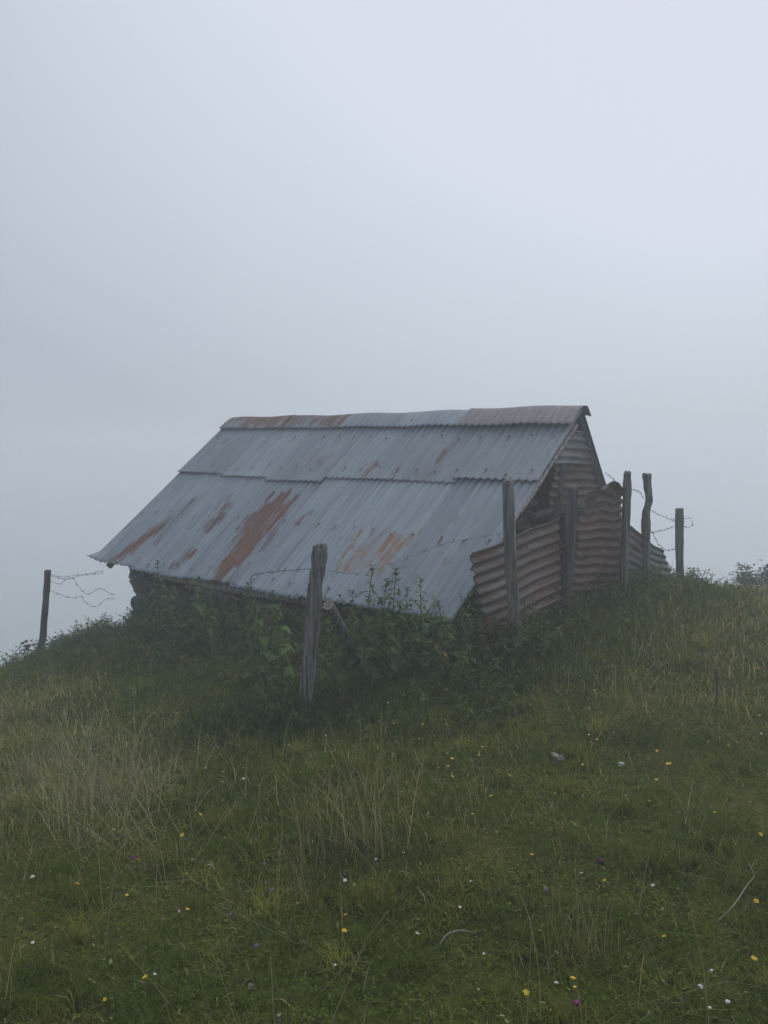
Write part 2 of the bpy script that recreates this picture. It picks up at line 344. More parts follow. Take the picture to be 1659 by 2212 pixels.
for k in range(6):
    roof_sheet(shed, k * WS - .03, WS + .06, low[k], lap[k] + .12, .004 * (k % 2) , M_ROOF, seed=k + 1)
    roof_sheet(shed, k * WS - .03, WS + .06, lap[k], S_LEN - .02, .016 + .004 * (k % 2), M_ROOF, seed=k + 11)
for k in range(6):
    roof_sheet(shed, k * WS - .03, WS + .06, .0, S_BACK - .02, .004 * (k % 2), M_ROOF, front=False, seed=k + 31)
def ridge_cap(s0, s1, fl, lift, mat, rustk, seed, end_roll=False, droop=0.0):
    nq = 23; q = np.linspace(-1, 1, nq); ns = int((s1 - s0) / PITCHW * 8) + 1; s = np.linspace(s0, s1, ns)
    m = MB(); V = []; A = []; PL = []; rr = np.random.default_rng(seed)
    for qq in q:
        d = abs(qq) * (fl if qq < 0 else fl * .45); sgn = -1 if qq < 0 else 1; SLP = SLOPE if qq < 0 else SLOPE_B
        wv = .0095 * np.cos(2 * np.pi * s / PITCHW) * min(1, max(0, (abs(qq) - .25) * 1.6))
        # rounded fold: height below the ridge and distance out
        rad = .05
        h = -math.sin(SLP) * (math.sqrt(d * d + rad * rad) - rad); out = math.cos(SLP) * d * (d / math.sqrt(d * d + rad * rad) if d > 0 else 0)
        oo = (wv + lift + .012)
        zz = RIDGE_Z + .012 + h + oo * math.cos(SLP) - droop * np.clip((s1 - s) / (s1 - s0), 0, 1) * 0
        aa = HALF + sgn * (out + oo * math.sin(SLP))
        pts = SE[None, :] * [1, 1, 0] + np.multiply.outer(s, D_AX) + np.multiply.outer(aa, N_AX); pts[:, 2] = zz + .006 * np.sin(s * 7 + seed)
        V.append(pts); PL.append(np.c_[s, np.full(ns, d), np.full(ns, seed * 2.3)])
        A.append(np.clip(rustk * (1.25 - 1.1 * abs(abs(qq) - .35)) * (vnoise(s, s * 0 + seed, .35) * .8 + .35), 0, 1.3))
    V = np.concatenate(V); f = [(i * ns + j, i * ns + j + 1, (i + 1) * ns + j + 1, (i + 1) * ns + j) for i in range(nq - 1) for j in range(ns - 1)]
    m.add(V, f)
    o = m.build("ridge_cap", mat, shed, smooth=True, attrs={"rust": np.concatenate(A), "grime": np.zeros(len(V)), "sheet_place": np.concatenate(PL)})
    md = o.modifiers.new("thickness", 'SOLIDIFY'); md.thickness = .002; return o
c5 = ridge_cap(-.05, 1.16, .33, .030, M_CAP_RED, .25, 5); tag(c5, "reddish smooth ridge cap at the near end")
ridge_cap(1.08, 1.95, .31, .016, M_ROOF, .1, 4); ridge_cap(1.88, 2.75, .30, .010, M_ROOF, .1, 3)
ridge_cap(2.68, 3.75, .30, .005, M_ROOF, .72, 2); c1 = ridge_cap(3.68, 4.80, .29, .012, M_ROOF, 1.15, 1); tag(c1, "rust covered ridge cap at the far end")

def blob(m, c, size, rr, n=5, axes=None, mi=0, rough=.18):
    """rounded irregular stone"""
    g = np.linspace(-1, 1, n); V = []; F = []; idx = {}
    def vid(p):
        k = tuple(np.round(p, 5))
        if k not in idx: idx[k] = len(V); V.append(p)
        return idx[k]
    for ax in range(3):
        for sg in (-1, 1):
            for i in range(n - 1):
                for j in range(n - 1):
                    q = []
                    for (a, b) in ((g[i], g[j]), (g[i + 1], g[j]), (g[i + 1], g[j + 1]), (g[i], g[j + 1])):
                        p = np.zeros(3); p[ax] = sg; p[(ax + 1) % 3] = a; p[(ax + 2) % 3] = b; q.append(vid(p))
                    F.append(tuple(q if sg > 0 else q[::-1]))
    V = np.array(V); nn = np.linalg.norm(V, axis=1, keepdims=True)
    V = V * (.55 + .45 * (1.0 / nn)); ph = rr.random(9) * 6.3
    dsp = 1 + rough * (np.sin(V[:, 0] * 2.3 + ph[0]) * np.sin(V[:, 1] * 2.7 + ph[1]) + .7 * np.sin(V[:, 2] * 3.1 + ph[2] + V[:, 0] * 1.7) + .4 * np.sin(V[:, 1] * 5 + ph[3]) * np.sin(V[:, 2] * 4.6 + ph[4]))
    V = V * dsp[:, None] * np.asarray(size) / 2
    if axes is not None: V = V @ np.asarray(axes)
    m.add(V + np.asarray(c), F, mi)
def stone_wall(name, origin, axis, inward, length, ztop, course=.13, seed=1, thick=.3, wide=(.14, .38)):
    """dry stone courses from below the ground up to ztop(a)"""
    rr = np.random.default_rng(seed); m = MB(); axis = np.asarray(axis); inward = np.asarray(inward)
    ax3 = np.array([axis, inward, [0, 0, 1]])
    z = -1.0
    while z < 2.2:
        h = course * rr.uniform(.75, 1.3); a = -rr.uniform(0, .1)
        while a < length:
            w = rr.uniform(*wide); w = min(w, max(.1, length + .04 - a)); ca = a + w / 2
            q = np.asarray(origin) + axis * ca
            if z + h * .8 < ztop(np.clip(ca, 0, length)) and z > hz(q[0], q[1]) - .3:
                c = np.array([q[0], q[1], z + h / 2]) + inward * (thick / 2 + rr.normal(0, .018))
                blob(m, c, (w * 1.05, thick, h * 1.08), rr, 5, ax3)
            a += w
        z += h * .97
    return m.build(name, M_STONE, shed, smooth=True)
WF = np.array([SE[0], SE[1], 0]) + D_AX * .12 + N_AX * .30
stone_wall("stone_wall", WF, D_AX, N_AX, L_LEN - .50, lambda a: SE[2] - (.13 if a < L_LEN - 1.0 else -.02), seed=3)
gable_o = np.array([SE[0], SE[1], 0]) + D_AX * .09 + N_AX * .26
def roofz(a): return SE[2] + ((a + .26) * math.tan(SLOPE) if a + .26 < HALF else (TOT - a - .26) * math.tan(SLOPE_B)) - .05
def roofz_safe(a): return min(roofz(a - .20), roofz(a + .20)) - .05
stone_wall("gable_wall", gable_o, N_AX, D_AX, TOT - .52, lambda a: min(roofz_safe(a), 1.50 if a < 1.15 else .62), seed=5, course=.10)
gw2 = stone_wall("gable_infill", gable_o + D_AX * .03, N_AX, D_AX, 1.25, lambda a: roofz(a - .10) - .03 if a < 1.2 else 0, seed=9, course=.075, thick=.2, wide=(.07, .15))
stone_wall("gable_wall", gable_o + D_AX * (L_LEN - .82), N_AX, D_AX, TOT - .52, lambda a: roofz_safe(a) - .05, seed=6)
stone_wall("stone_wall", WF + N_AX * (TOT - .84), D_AX, N_AX, L_LEN - .5, lambda a: SE[2] - .02, seed=7)

def tube(m, pts, rad, n=8, rr=None, rough=0.0, cap=True, mi=0):
    pts = np.asarray(pts, float); rad = np.broadcast_to(np.asarray(rad, float), (len(pts),)); V = []
    for i, p in enumerate(pts):
        t = pts[min(i + 1, len(pts) - 1)] - pts[max(i - 1, 0)]; t = t / (np.linalg.norm(t) + 1e-9)
        u = np.cross(t, [.31, .95, .05] if abs(t[1]) < .9 else [1, 0, .1]); u /= np.linalg.norm(u); w = np.cross(t, u)
        for j in range(n):
            a = 2 * math.pi * j / n; r = rad[i] * (1 + (rr.normal(0, rough) if rr is not None else 0))
            V.append(p + (u * math.cos(a) + w * math.sin(a)) * r)
    k = len(pts); f = [(i * n + j, i * n + (j + 1) % n, (i + 1) * n + (j + 1) % n, (i + 1) * n + j) for i in range(k - 1) for j in range(n)]
    if cap: f += [tuple(range(n))[::-1], tuple((k - 1) * n + j for j in range(n))]
    m.add(V, f, mi)
def smooth_path(pts, k=6):
    pts = np.asarray(pts, float); q = np.vstack([2 * pts[0] - pts[1], pts, 2 * pts[-1] - pts[-2]]); out = []
    for i in range(1, len(q) - 2):
        p0, p1, p2, p3 = q[i - 1:i + 3]
        for t in np.arange(k) / k:
            out.append(.5 * (2 * p1 + (p2 - p0) * t + (2 * p0 - 5 * p1 + 4 * p2 - p3) * t * t + (3 * p1 - p0 - 3 * p2 + p3) * t ** 3))
    out.append(pts[-1]); return np.array(out)
# timber: wall plate and rails under the eave, rafters, gable post
def beam(name, a, b, r, mat, seed=0, sides=7):
    rr = np.random.default_rng(seed); m = MB(); t = np.linspace(0, 1, 9)[:, None]; pts = np.asarray(a) * (1 - t) + np.asarray(b) * t
    pts += rr.normal(0, .008, pts.shape); tube(m, pts, r * (1 + rr.normal(0, .05, 9)), sides, rr, .06); return m.build(name, mat, shed, smooth=True)
zc = SE[2]
FW = lambda s, a, z: np.array([SE[0], SE[1], 0]) + D_AX * s + N_AX * a + np.array([0, 0, z])
beam("wall_plate", FW(.1, .22, zc + .045), FW(L_LEN - .35, .22, zc + .045), .055, M_WOOD_DARK, 1)
beam("eave_rail", FW(1.35, .13, zc - .07), FW(3.75, .13, zc - .05), .042, M_WOOD_PALE, 2)
beam("eave_rail", FW(1.7, .10, zc - .17), FW(3.3, .16, zc - .13), .032, M_WOOD, 3)
for k in range(5):
    s = .16 + k * 1.1
    beam("rafter", RP(s, .05, -.06), RP(s, S_LEN - .03, -.06), .04, M_WOOD_DARK, 10 + k)
    q0 = FW(s, TOT - .10, zc - .01); q1 = FW(s, HALF - .02, RIDGE_Z - .10); beam("rafter", q0, q1, .04, M_WOOD_DARK, 20 + k)
beam("gable_post", GP(1213, 1005, .06), GP(1192, 1150, .06), .055, M_WOOD_DARK, 30)
beam("pale_edge_strip", RP(-.03, .75, -.012), RP(-.03, S_LEN - .2, -.012), .014, M_WOOD_PALE, 33)  # pale strip added to draw the light line of the roof sheet edge
beam("gable_rail", GP(1150, 1118, .05), GP(1262, 1088, .05), .035, M_WOOD_DARK, 31)

def corr_sheet(name, TL, TR, BL, BR, mat, parent=None, seed=0, amp=.0105, pitch=PITCHW, left=None, right=None, bulge=0.0, curve=0.0, curl=0.0, rust=(.0, .6), origin=None, bumpy=.007, top_jag=.0):
    """corrugated sheet whose waves run from the left edge to the right edge"""
    rr = np.random.default_rng(seed); TL, TR, BL, BR = (np.asarray(q, float) for q in (TL, TR, BL, BR))
    hh = .5 * (np.linalg.norm(TL - BL) + np.linalg.norm(TR - BR)); ww = .5 * (np.linalg.norm(TL - TR) + np.linalg.norm(BL - BR))
    nv = max(9, int(round(hh / pitch * 8)) + 1); nu = max(8, int(ww / .03))
    v = np.linspace(0, 1, nv); u = np.linspace(0, 1, nu); U, Vv = np.meshgrid(u, v)
    lo = np.array([left(x) if left else 0.0 for x in v]) + rr.normal(0, .006, nv); hi = np.array([right(x) if right else 1.0 for x in v]) + rr.normal(0, .006, nv)
    Uu = lo[:, None] + U * (hi - lo)[:, None]
    nrm = np.cross(TR - TL, BL - TL); nrm /= np.linalg.norm(nrm)
    if nrm @ (EYE - TL) < 0: nrm = -nrm
    Vj = Vv + top_jag * (1 - Vv) ** 4 * (vnoise(Uu * ww, Uu * 0 + seed, .12) - .5)
    pts = (TL * (1 - Uu[..., None]) + TR * Uu[..., None]) * (1 - Vj[..., None]) + (BL * (1 - Uu[..., None]) + BR * Uu[..., None]) * Vj[..., None]
    o = amp * np.cos(2 * np.pi * Vv * hh / pitch) + bulge * np.sin(np.pi * Uu) + curl * np.clip(1 - Vv / .16, 0, 1) ** 2 + bumpy * 3 * (vnoise(Uu * ww, Vv * hh, .4, seed) - .5)
    pts = pts + nrm * o[..., None] + np.array([0, 0, 1.0]) * (curve * np.sin(np.pi * Uu) + .006 * np.sin(Uu * 9 + seed))[..., None]
    f = [(i * nu + j, i * nu + j + 1, (i + 1) * nu + j + 1, (i + 1) * nu + j) for i in range(nv - 1) for j in range(nu - 1)]
    m = MB(); m.add(pts.reshape(-1, 3), f); a, b = Uu.ravel() * ww, Vv.ravel() * hh
    ru = rust[0] + rust[1] * 1.35 * (-.15 + vnoise(a, b, .3, seed) * .7 + vnoise(a, b * 3, .22, seed + 3) * .3)
    ob = m.build(name, mat, parent, smooth=True, origin=origin, attrs={"rust": ru, "grime": .35 * vnoise(a, b, .25, seed + 9), "crest": np.cos(2 * np.pi * b / pitch) * (.55 + .45 * vnoise(a, b, .35, seed + 2)), "sheet_place": np.c_[b, a, np.full_like(a, seed * 1.3)]})
    md = ob.modifiers.new("thickness", 'SOLIDIFY'); md.thickness = .0018
    return ob
# gable cladding: the lower sheet ends on the gable post, the upper one fills the peak
def gable_sheet(z0, z1, a_left, seed, off, mat, skew=0.0, rust=(.0, .6)):
    def lim_l(z): return max(a_left(z), (z - zc) / math.tan(SLOPE) + .05)
    def lim_r(z): return TOT - (z - zc) / math.tan(SLOPE_B) - .03
    A0, A1 = .9, TOT - .1
    pt = lambda a, z: FW(off, a, z)
    zz = lambda v: z1 + (z0 - z1) * v
    return corr_sheet("cladding_sheet", pt(A0, z1 + skew), pt(A1, z1 - skew), pt(A0, z0 + skew), pt(A1, z0 - skew), mat, shed, seed,
                      left=lambda v: (lim_l(zz(v)) - A0) / (A1 - A0), right=lambda v: max((lim_r(zz(v)) - A0) / (A1 - A0), (lim_l(zz(v)) - A0) / (A1 - A0) + .01), rust=rust, bumpy=.01)
gpost = lambda z: ((GP(1219, 985) - SE) @ N_AX) * np.clip((z - .9) / .7, 0, 1) + ((GP(1192, 1150) - SE) @ N_AX) * (1 - np.clip((z - .9) / .7, 0, 1)) - .02
gable_sheet(.95, 1.52, lambda z: gpost(z), 3, .05, M_RUSTY, .03)
gable_sheet(1.42, 1.72, lambda z: 1.0, 4, .03, M_GREYRUST, .03, (.2, .6))
gb = MB()
for k in range(7):
    a = HALF - .38 + k * .085; zt = min(zc + a * math.tan(SLOPE), zc + (TOT - a - .09) * math.tan(SLOPE_B)) - .06
    p0, p1 = FW(.075, a, 1.55), FW(.075, a + .10, max(zt, 1.58))
    q = [p0, FW(.075, a + .10, 1.55), p1, FW(.075, a, max(zt, 1.58))]; gb.add(q + [x + D_AX * .02 for x in q], [(0, 1, 2, 3), (7, 6, 5, 4), (0, 4, 5, 1), (1, 5, 6, 2), (2, 6, 7, 3), (3, 7, 4, 0)])
gb.build("gable_boards", M_WOOD_PALE, shed)

# ------------------------------------------------------------------ loose corrugated sheets along the fence
SH = "old corrugated sheets propped along the fence"
def loose(label, TL, TR, BL, BR, mat, seed, **kw):
    p = [P(*q) for q in (TL, TR, BL, BR)]; b = (p[2] + p[3]) / 2; b[2] = hz(b[0], b[1])
    return tag(corr_sheet("corrugated_sheet", *p, mat, None, seed, origin=b, **kw), label, "metal sheet", SH)
loose("slanted rusty brown corrugated sheet behind the tall squared post, nearest the roof edge", (1016, 1196, 5.60), (1206, 1118, 6.50), (1050, 1385, 5.62), (1212, 1300, 6.5), M_RUSTY, 21,
      left=lambda v: -.05 * v + .12 * max(0, v - .25), bulge=.015, rust=(-.05, .75))
loose("small torn rusty sheet with a curled edge in the gap beside the dark post", (1181, 1180, 6.46), (1226, 1172, 6.62), (1190, 1285, 6.46), (1226, 1295, 6.62), M_RUSTY, 22, left=lambda v: .25 * v, rust=(.2, .5), bulge=-.03)
loose("big upright rusty sheet with level waves between dark post and lichened post", (1262, 1048, 6.78), (1344, 1040, 7.32), (1240, 1275, 6.70), (1340, 1275, 7.32), M_RUSTY, 23,
      left=lambda v: -.0 + (.12 * v / .2 if v < .2 else .10 - .30 * min(1, (v - .2) / .25) if v < .45 else -.05), right=lambda v: 1.0 if v > .08 else .85 + v * 1.9, rust=(.0, .6), amp=.012, top_jag=.12, curl=.09)
loose("grey and rusty sheet stub sloping down between the lichened post and the crooked post", (1335, 1120, 7.50), (1402, 1165, 7.75), (1335, 1285, 7.45), (1402, 1290, 7.75), M_GREYRUST, 24, rust=(.1, .6))
loose("pale grey sheet end bent down to the right behind the crooked post", (1386, 1160, 7.85), (1432, 1190, 8.15), (1378, 1268, 7.80), (1462, 1276, 8.15), M_GREYRUST, 25, pitch=.07, rust=(.05, .55), amp=.011)

# ------------------------------------------------------------------ fence posts
def post(label, pts, mat, seed, group="old wooden fence posts around the shed", knots=.05, sides=10, name="fence_post"):
    """pts: (px, py, width px, Y)"""
    rr = np.random.default_rng(seed); c = np.array([P(a, b, d) for (a, b, w, d) in pts]); w = np.array([p[2] for p in pts]) * np.array([p[3] for p in pts]) / F_PX / 2
    base = c[-1].copy(); base[2] = hz(base[0], base[1]); low = c[-1] + (c[-1] - c[-2]) / np.linalg.norm(c[-1] - c[-2]) * .05; low[2] = min(low[2], base[2] - .18)
    c = np.vstack([c, low]); w = np.r_[w, w[-1]]
    cc = smooth_path(c, 7); ww = smooth_path(np.c_[w, w, w], 7)[:, 0]
    n = sides; V = []; ph = rr.random(6) * 6.3
    for i, (p, r) in enumerate(zip(cc, ww)):
        for j in range(n):
            a = 2 * math.pi * j / n
            rj = r * (1 + .07 * math.sin(2 * a + ph[0] + i * .05) + .05 * math.sin(3 * a + ph[1]) + knots * math.sin(i * .9 + a * 2 + ph[2]) + rr.normal(0, .02))
            V.append(p + np.array([math.cos(a) * rj, math.sin(a) * rj, (rr.normal(0, .012) if i == 0 else 0)]))
    k = len(cc); f = [(i * n + j, (i + 1) * n + j, (i + 1) * n + (j + 1) % n, i * n + (j + 1) % n) for i in range(k - 1) for j in range(n)]
    top = cc[0] + np.array([0, 0, .012]); m = MB(); m.add(V + [top], f + [(len(V), j, (j + 1) % n) for j in range(n)])
    return tag(m.build(name, mat, smooth=True, origin=base), label, "fence post", group)
post("thin leaning grey post alone at the left end of the fence, beside the thistles", [(103, 1233, 15, 8.6), (101, 1270, 15, 8.6), (96, 1330, 15, 8.6), (91, 1385, 16, 8.6), (80, 1425, 17, 8.6)], M_WOOD_DARK, 1, knots=.04)
post("thick knotty weathered post in front of the roof, nearest to the viewer", [(691, 1177, 27, 5.0), (690, 1190, 33, 5.0), (687, 1225, 32, 5.0), (681, 1262, 31, 5.0), (675, 1330, 34, 5.0), (668, 1420, 32, 5.0), (661, 1490, 32, 5.0), (658, 1525, 32, 5.0)], M_WOOD, 2, knots=.07)
post("tall squared post before the right end of the roof, leaning left", [(1096, 1040, 24, 5.6), (1098, 1080, 25, 5.6), (1101, 1180, 25, 5.6), (1106, 1270, 25, 5.6), (1111, 1330, 25, 5.6), (1114, 1370, 25, 5.6)], M_WOOD, 3, knots=.02, sides=8)
post("dark damp post against the open gable, between two rusty sheets", [(1237, 1052, 25, 6.55), (1235, 1110, 25, 6.55), (1230, 1200, 24, 6.55), (1226, 1260, 24, 6.55), (1222, 1300, 24, 6.55)], M_WOOD_DARK, 4, knots=.03)
post("straight dark post with lichen at the right edge of the big upright sheet", [(1355, 1021, 17, 7.2), (1355, 1060, 20, 7.2), (1352, 1130, 19, 7.2), (1349, 1200, 19, 7.2), (1347, 1275, 19, 7.2)], M_WOOD, 5, knots=.06)
post("crooked grey post with a kink, second from the right", [(1397, 1026, 19, 7.7), (1399, 1055, 17, 7.7), (1402, 1080, 16, 7.7), (1396, 1105, 17, 7.7), (1395, 1130, 21, 7.7), (1396, 1200, 18, 7.7), (1394, 1285, 17, 7.7)], M_WOOD, 6, knots=.05)
post("short straight post at the right end of the fence, standing against the fog", [(1468, 1100, 18, 8.4), (1468, 1140, 19, 8.4), (1468, 1200, 18, 8.4), (1470, 1265, 18, 8.4)], M_WOOD, 7, knots=.03)
# cut log propped behind the knotty post
LOG_A, LOG_B = P(709, 1307, 5.15), P(772, 1412, 5.5)
lg = MB(); a, b = P(709, 1307, 5.15), P(772, 1412, 5.55); b[2] -= .05
t = np.linspace(0, 1, 10)[:, None]; lp = a * (1 - t) + b * t; rl = np.random.default_rng(4)
tube(lg, lp, np.full(10, .036), 12, rl, .03); o = lg.build("log", [M_WOOD, M_WOOD_PALE], smooth=False, origin=b)
o.data.polygons[9 * 12].material_index = 1   # sawn end grain
tag(o, "cut round log propped at a slant behind the knotty front post", "log")

# ------------------------------------------------------------------ barbed wire
def wire(label, pts, r=.0022, barb=.095, seed=0):
    w = smooth_path([P(*q) for q in pts], 8); m = MB(); rr = np.random.default_rng(seed)
    w = w + rr.normal(0, .0025, w.shape); tube(m, w, np.full(len(w), r), 5)
    acc = 0
    for i in range(1, len(w)):
        acc += np.linalg.norm(w[i] - w[i - 1])
        if barb and acc > barb:
            acc = 0
            for k in range(2):
                d = rr.normal(0, 1, 3); d /= np.linalg.norm(d); tube(m, [w[i] - d * .017, w[i] + d * .017], [.0016, .0016], 4)
    return tag(m.build("barbed_wire", M_WIRE, origin=w[0]), label, "barbed wire", "strands of barbed wire on the fence")
wire("topmost wire strand from the thin left post, nearly level, to under the roof tip", [(108, 1241, 8.6), (135, 1246, 8.7), (165, 1242, 8.8), (190, 1240, 8.9), (222, 1232, 9.0)], seed=1)
wire("middle wire strand by the left post, dipping deep and rising to the stone wall", [(108, 1254, 8.6), (129, 1262, 8.65), (140, 1253, 8.7), (158, 1249, 8.75), (166, 1262, 8.8), (182, 1280, 8.85), (194, 1283, 8.9), (208, 1274, 8.9), (220, 1272, 8.9), (246, 1286, 8.9)], seed=2)
wire("slack wire strand dipping just below the topmost one by the left post", [(108, 1243, 8.6), (124, 1248, 8.65), (145, 1250, 8.7), (175, 1243, 8.8), (205, 1240, 8.9), (225, 1236, 9.0)], seed=9)
wire("lowest wire strand sagging between the left post and the stone wall", [(106, 1273, 8.6), (130, 1285, 8.65), (160, 1292, 8.7), (174, 1287, 8.75), (184, 1300, 8.8), (200, 1310, 8.85), (212, 1308, 8.85), (230, 1294, 8.9), (250, 1294, 8.9)], seed=3)
wire("wire strand drooping left from the knotty front post across the roof", [(676, 1228, 5.0), (640, 1231, 5.0), (600, 1234, 5.05), (560, 1240, 5.1), (543, 1244, 5.1), (541, 1262, 5.1), (528, 1278, 5.1), (515, 1284, 5.15)], seed=4)
wire("faint wire strand across the roof from the knotty front post to the tall squared post", [(698, 1232, 5.0), (780, 1238, 5.1), (880, 1205, 5.25), (980, 1170, 5.45), (1090, 1152, 5.6)], r=.0011, seed=5)
wire("wire strand between the tall squared post and the dark damp post over the rusty sheet", [(1112, 1172, 5.58), (1150, 1186, 5.9), (1190, 1184, 6.25), (1228, 1178, 6.52)], seed=6)
wire("short wire strand from the roof edge down to the straight lichened post", [(1306, 1020, 8.0), (1325, 1034, 7.6), (1350, 1060, 7.2)], seed=7)
wire("wire strand arching between the lichened post and the crooked post", [(1364, 1057, 7.2), (1378, 1061, 7.4), (1392, 1077, 7.7)], seed=8)
wire("upper wire strand from the crooked post down to the short right post", [(1405, 1101, 7.7), (1428, 1114, 7.95), (1450, 1122, 8.2), (1462, 1125, 8.4)], seed=10)
wire("middle wire strand rising from the crooked post to the short right post", [(1403, 1152, 7.7), (1420, 1148, 7.9), (1440, 1143, 8.2), (1462, 1135, 8.4)], seed=11)
wire("lowest slack wire strand looping between the crooked post and the short right post", [(1405, 1143, 7.7), (1412, 1155, 7.8), (1422, 1175, 7.9), (1438, 1188, 8.1), (1450, 1187, 8.2), (1462, 1186, 8.4)], seed=12)
wire("loose wire end curled in a loop on the right side of the short right post", [(1476, 1121, 8.4), (1490, 1119, 8.4), (1495, 1125, 8.4), (1495, 1134, 8.4), (1486, 1140, 8.4), (1476, 1135, 8.4)], seed=13)

# ------------------------------------------------------------------ plants
def blades(base, h, w, az, lean, bend, col, seg_mid=.5):
    """thin two-step blades; base (N,3), everything else (N,)"""
    N = len(base); dx, dy = np.cos(az), np.sin(az); sx, sy = -dy, dx; z = np.zeros(N)
    side = np.c_[sx, sy, z] * (w / 2)[:, None]; out = np.c_[dx, dy, z]
    mid = base + out * (h * seg_mid * np.sin(lean))[:, None]; mid[:, 2] += h * seg_mid * np.cos(lean)
    l2 = lean + bend; tip = mid + out * (h * (1 - seg_mid) * np.sin(l2))[:, None]; tip[:, 2] += h * (1 - seg_mid) * np.cos(l2)
    V = np.stack([base - side, base + side, mid - side * .8, mid + side * .8, tip], 1).reshape(-1, 3)
    k = np.arange(N)[:, None] * 5
    T = np.concatenate([k + [0, 1, 3], k + [0, 3, 2], k + [2, 3, 4]]); return V, T, np.repeat(col, 5, 0)
def join(parts):
    V, T, C, n = [], [], [], 0
    for (v, t, c) in parts: V.append(v); T.append(t + n); C.append(c); n += len(v)
    return np.concatenate(V), np.concatenate(T), np.concatenate(C)
def inside_shed(x, y):
    q = np.c_[x - SE[0], y - SE[1], np.zeros_like(x)]; s = q @ D_AX; a = q @ N_AX
    return (s > .05) & (s < L_LEN - .2) & (a > .25) & (a < TOT - .25)
def field(N, r0, r1, power, half=R(46)):
    u = RNG.random(N); e = 2 - power; r = (r0 ** e + u * (r1 ** e - r0 ** e)) ** (1 / e); th = RNG.uniform(-half, half, N)
    x, y = r * np.sin(th), r * np.cos(th); k = ~inside_shed(x, y); return x[k], y[k], r[k]
G_DARK, G_MID, G_OLIVE, G_STRAW = (np.array(c) for c in ((.066, .102, .011), (.138, .182, .020), (.220, .222, .044), (.46, .41, .22)))
def straw_amount(x, y):                        # where the sward is dry: left, and streaks
    left = np.clip((-x - .9 - .12 * y) / 1.2, 0, 1) * np.clip((y - 2.2) / 1.0, 0, 1) * np.clip((7.8 - y) / 1.5, 0, 1)
    mid = np.exp(-(((x + .05) / .55) ** 2 + ((y - 3.55) / .6) ** 2)); right = np.clip((x - .6) / 1.2, 0, 1) * np.clip((y - 4.2) / .8, 0, 1) * .55
    return np.clip(left * .9 + mid * .28 + right, 0, 1)
def sward_colour(x, y, dry):
    n = len(x); a = vnoise(x, y, .5, 1)[:, None]; b = vnoise(x, y, .16, 3)[:, None]; k = RNG.random((n, 1))
    c = G_DARK + (G_MID - G_DARK) * np.clip(a * .9 + (k - .5) * .8, 0, 1); c = c + (G_OLIVE - c) * np.clip((b - .35) * 1.3 + (RNG.random((n, 1)) - .5) * .7, 0, .9)
    st = (RNG.random(n) < .03 + dry * .42)[:, None]; return np.where(st, G_STRAW * RNG.uniform(.45, 1.05, (n, 1)), c) * RNG.uniform(.8, 1.2, (n, 1))
parts = []
x, y, r = field(260000, 1.5, 15, 1.55); z = hgt(x, y) - .004; dry = straw_amount(x, y); n = len(x)
clump = vnoise(x, y, .34, 7)
h = (.024 + .032 * clump ** 2 + .05 * dry) * RNG.lognormal(0, .35, n) * (1 + .04 * r)
parts.append(blades(np.c_[x, y, z], h, (.0016 + .0009 * r) * RNG.uniform(.7, 1.4, n), RNG.uniform(0, 6.283, n), RNG.uniform(.15, 1.15, n), RNG.uniform(.1, 1.0, n), sward_colour(x, y, dry)))
tx, ty, tr = field(420, 1.7, 10, 1.3); k = RNG.integers(0, len(tx), 26000); n = len(k); sp = RNG.uniform(.015, .05, len(tx))[k]   # small tussocks
x, y = tx[k] + RNG.normal(0, 1, n) * sp, ty[k] + RNG.normal(0, 1, n) * sp; hh = RNG.uniform(.05, .13, len(tx))[k]
tone = RNG.uniform(.65, 1.25, len(tx))[k][:, None] * np.where(RNG.random(len(tx)) < .3, 1.0, 0.0)[k][:, None]
c = np.where(tone > 0, G_OLIVE * 1.15 * tone, sward_colour(x, y, straw_amount(x, y)))
parts.append(blades(np.c_[x, y, hgt(x, y) - .004], hh * RNG.uniform(.5, 1.2, n), (.0014 + .0008 * tr[k]) * RNG.uniform(.7, 1.3, n), RNG.uniform(0, 6.283, n), np.abs(RNG.normal(.4, .3, n)), RNG.uniform(.2, 1.2, n), c))
# ground-hugging small leaves
x, y, r = field(40000, 1.5, 9, 1.5); n = len(x); z = hgt(x, y) + RNG.uniform(.004, .03, n)
c = sward_colour(x, y, straw_amount(x, y) * .1) * [.9, 1.05, .95]
parts.append(blades(np.c_[x, y, z], RNG.uniform(.007, .018, n) * (1 + .05 * r), RNG.uniform(.004, .009, n) * (1 + .05 * r), RNG.uniform(0, 6.283, n), RNG.uniform(.9, 1.6, n), RNG.uniform(-.2, .4, n), c))
V, T, C = join(parts); tag(np_mesh("grass", V, T, C, M_GRASS), "short green turf covering the hilltop", "grass", kind="stuff")

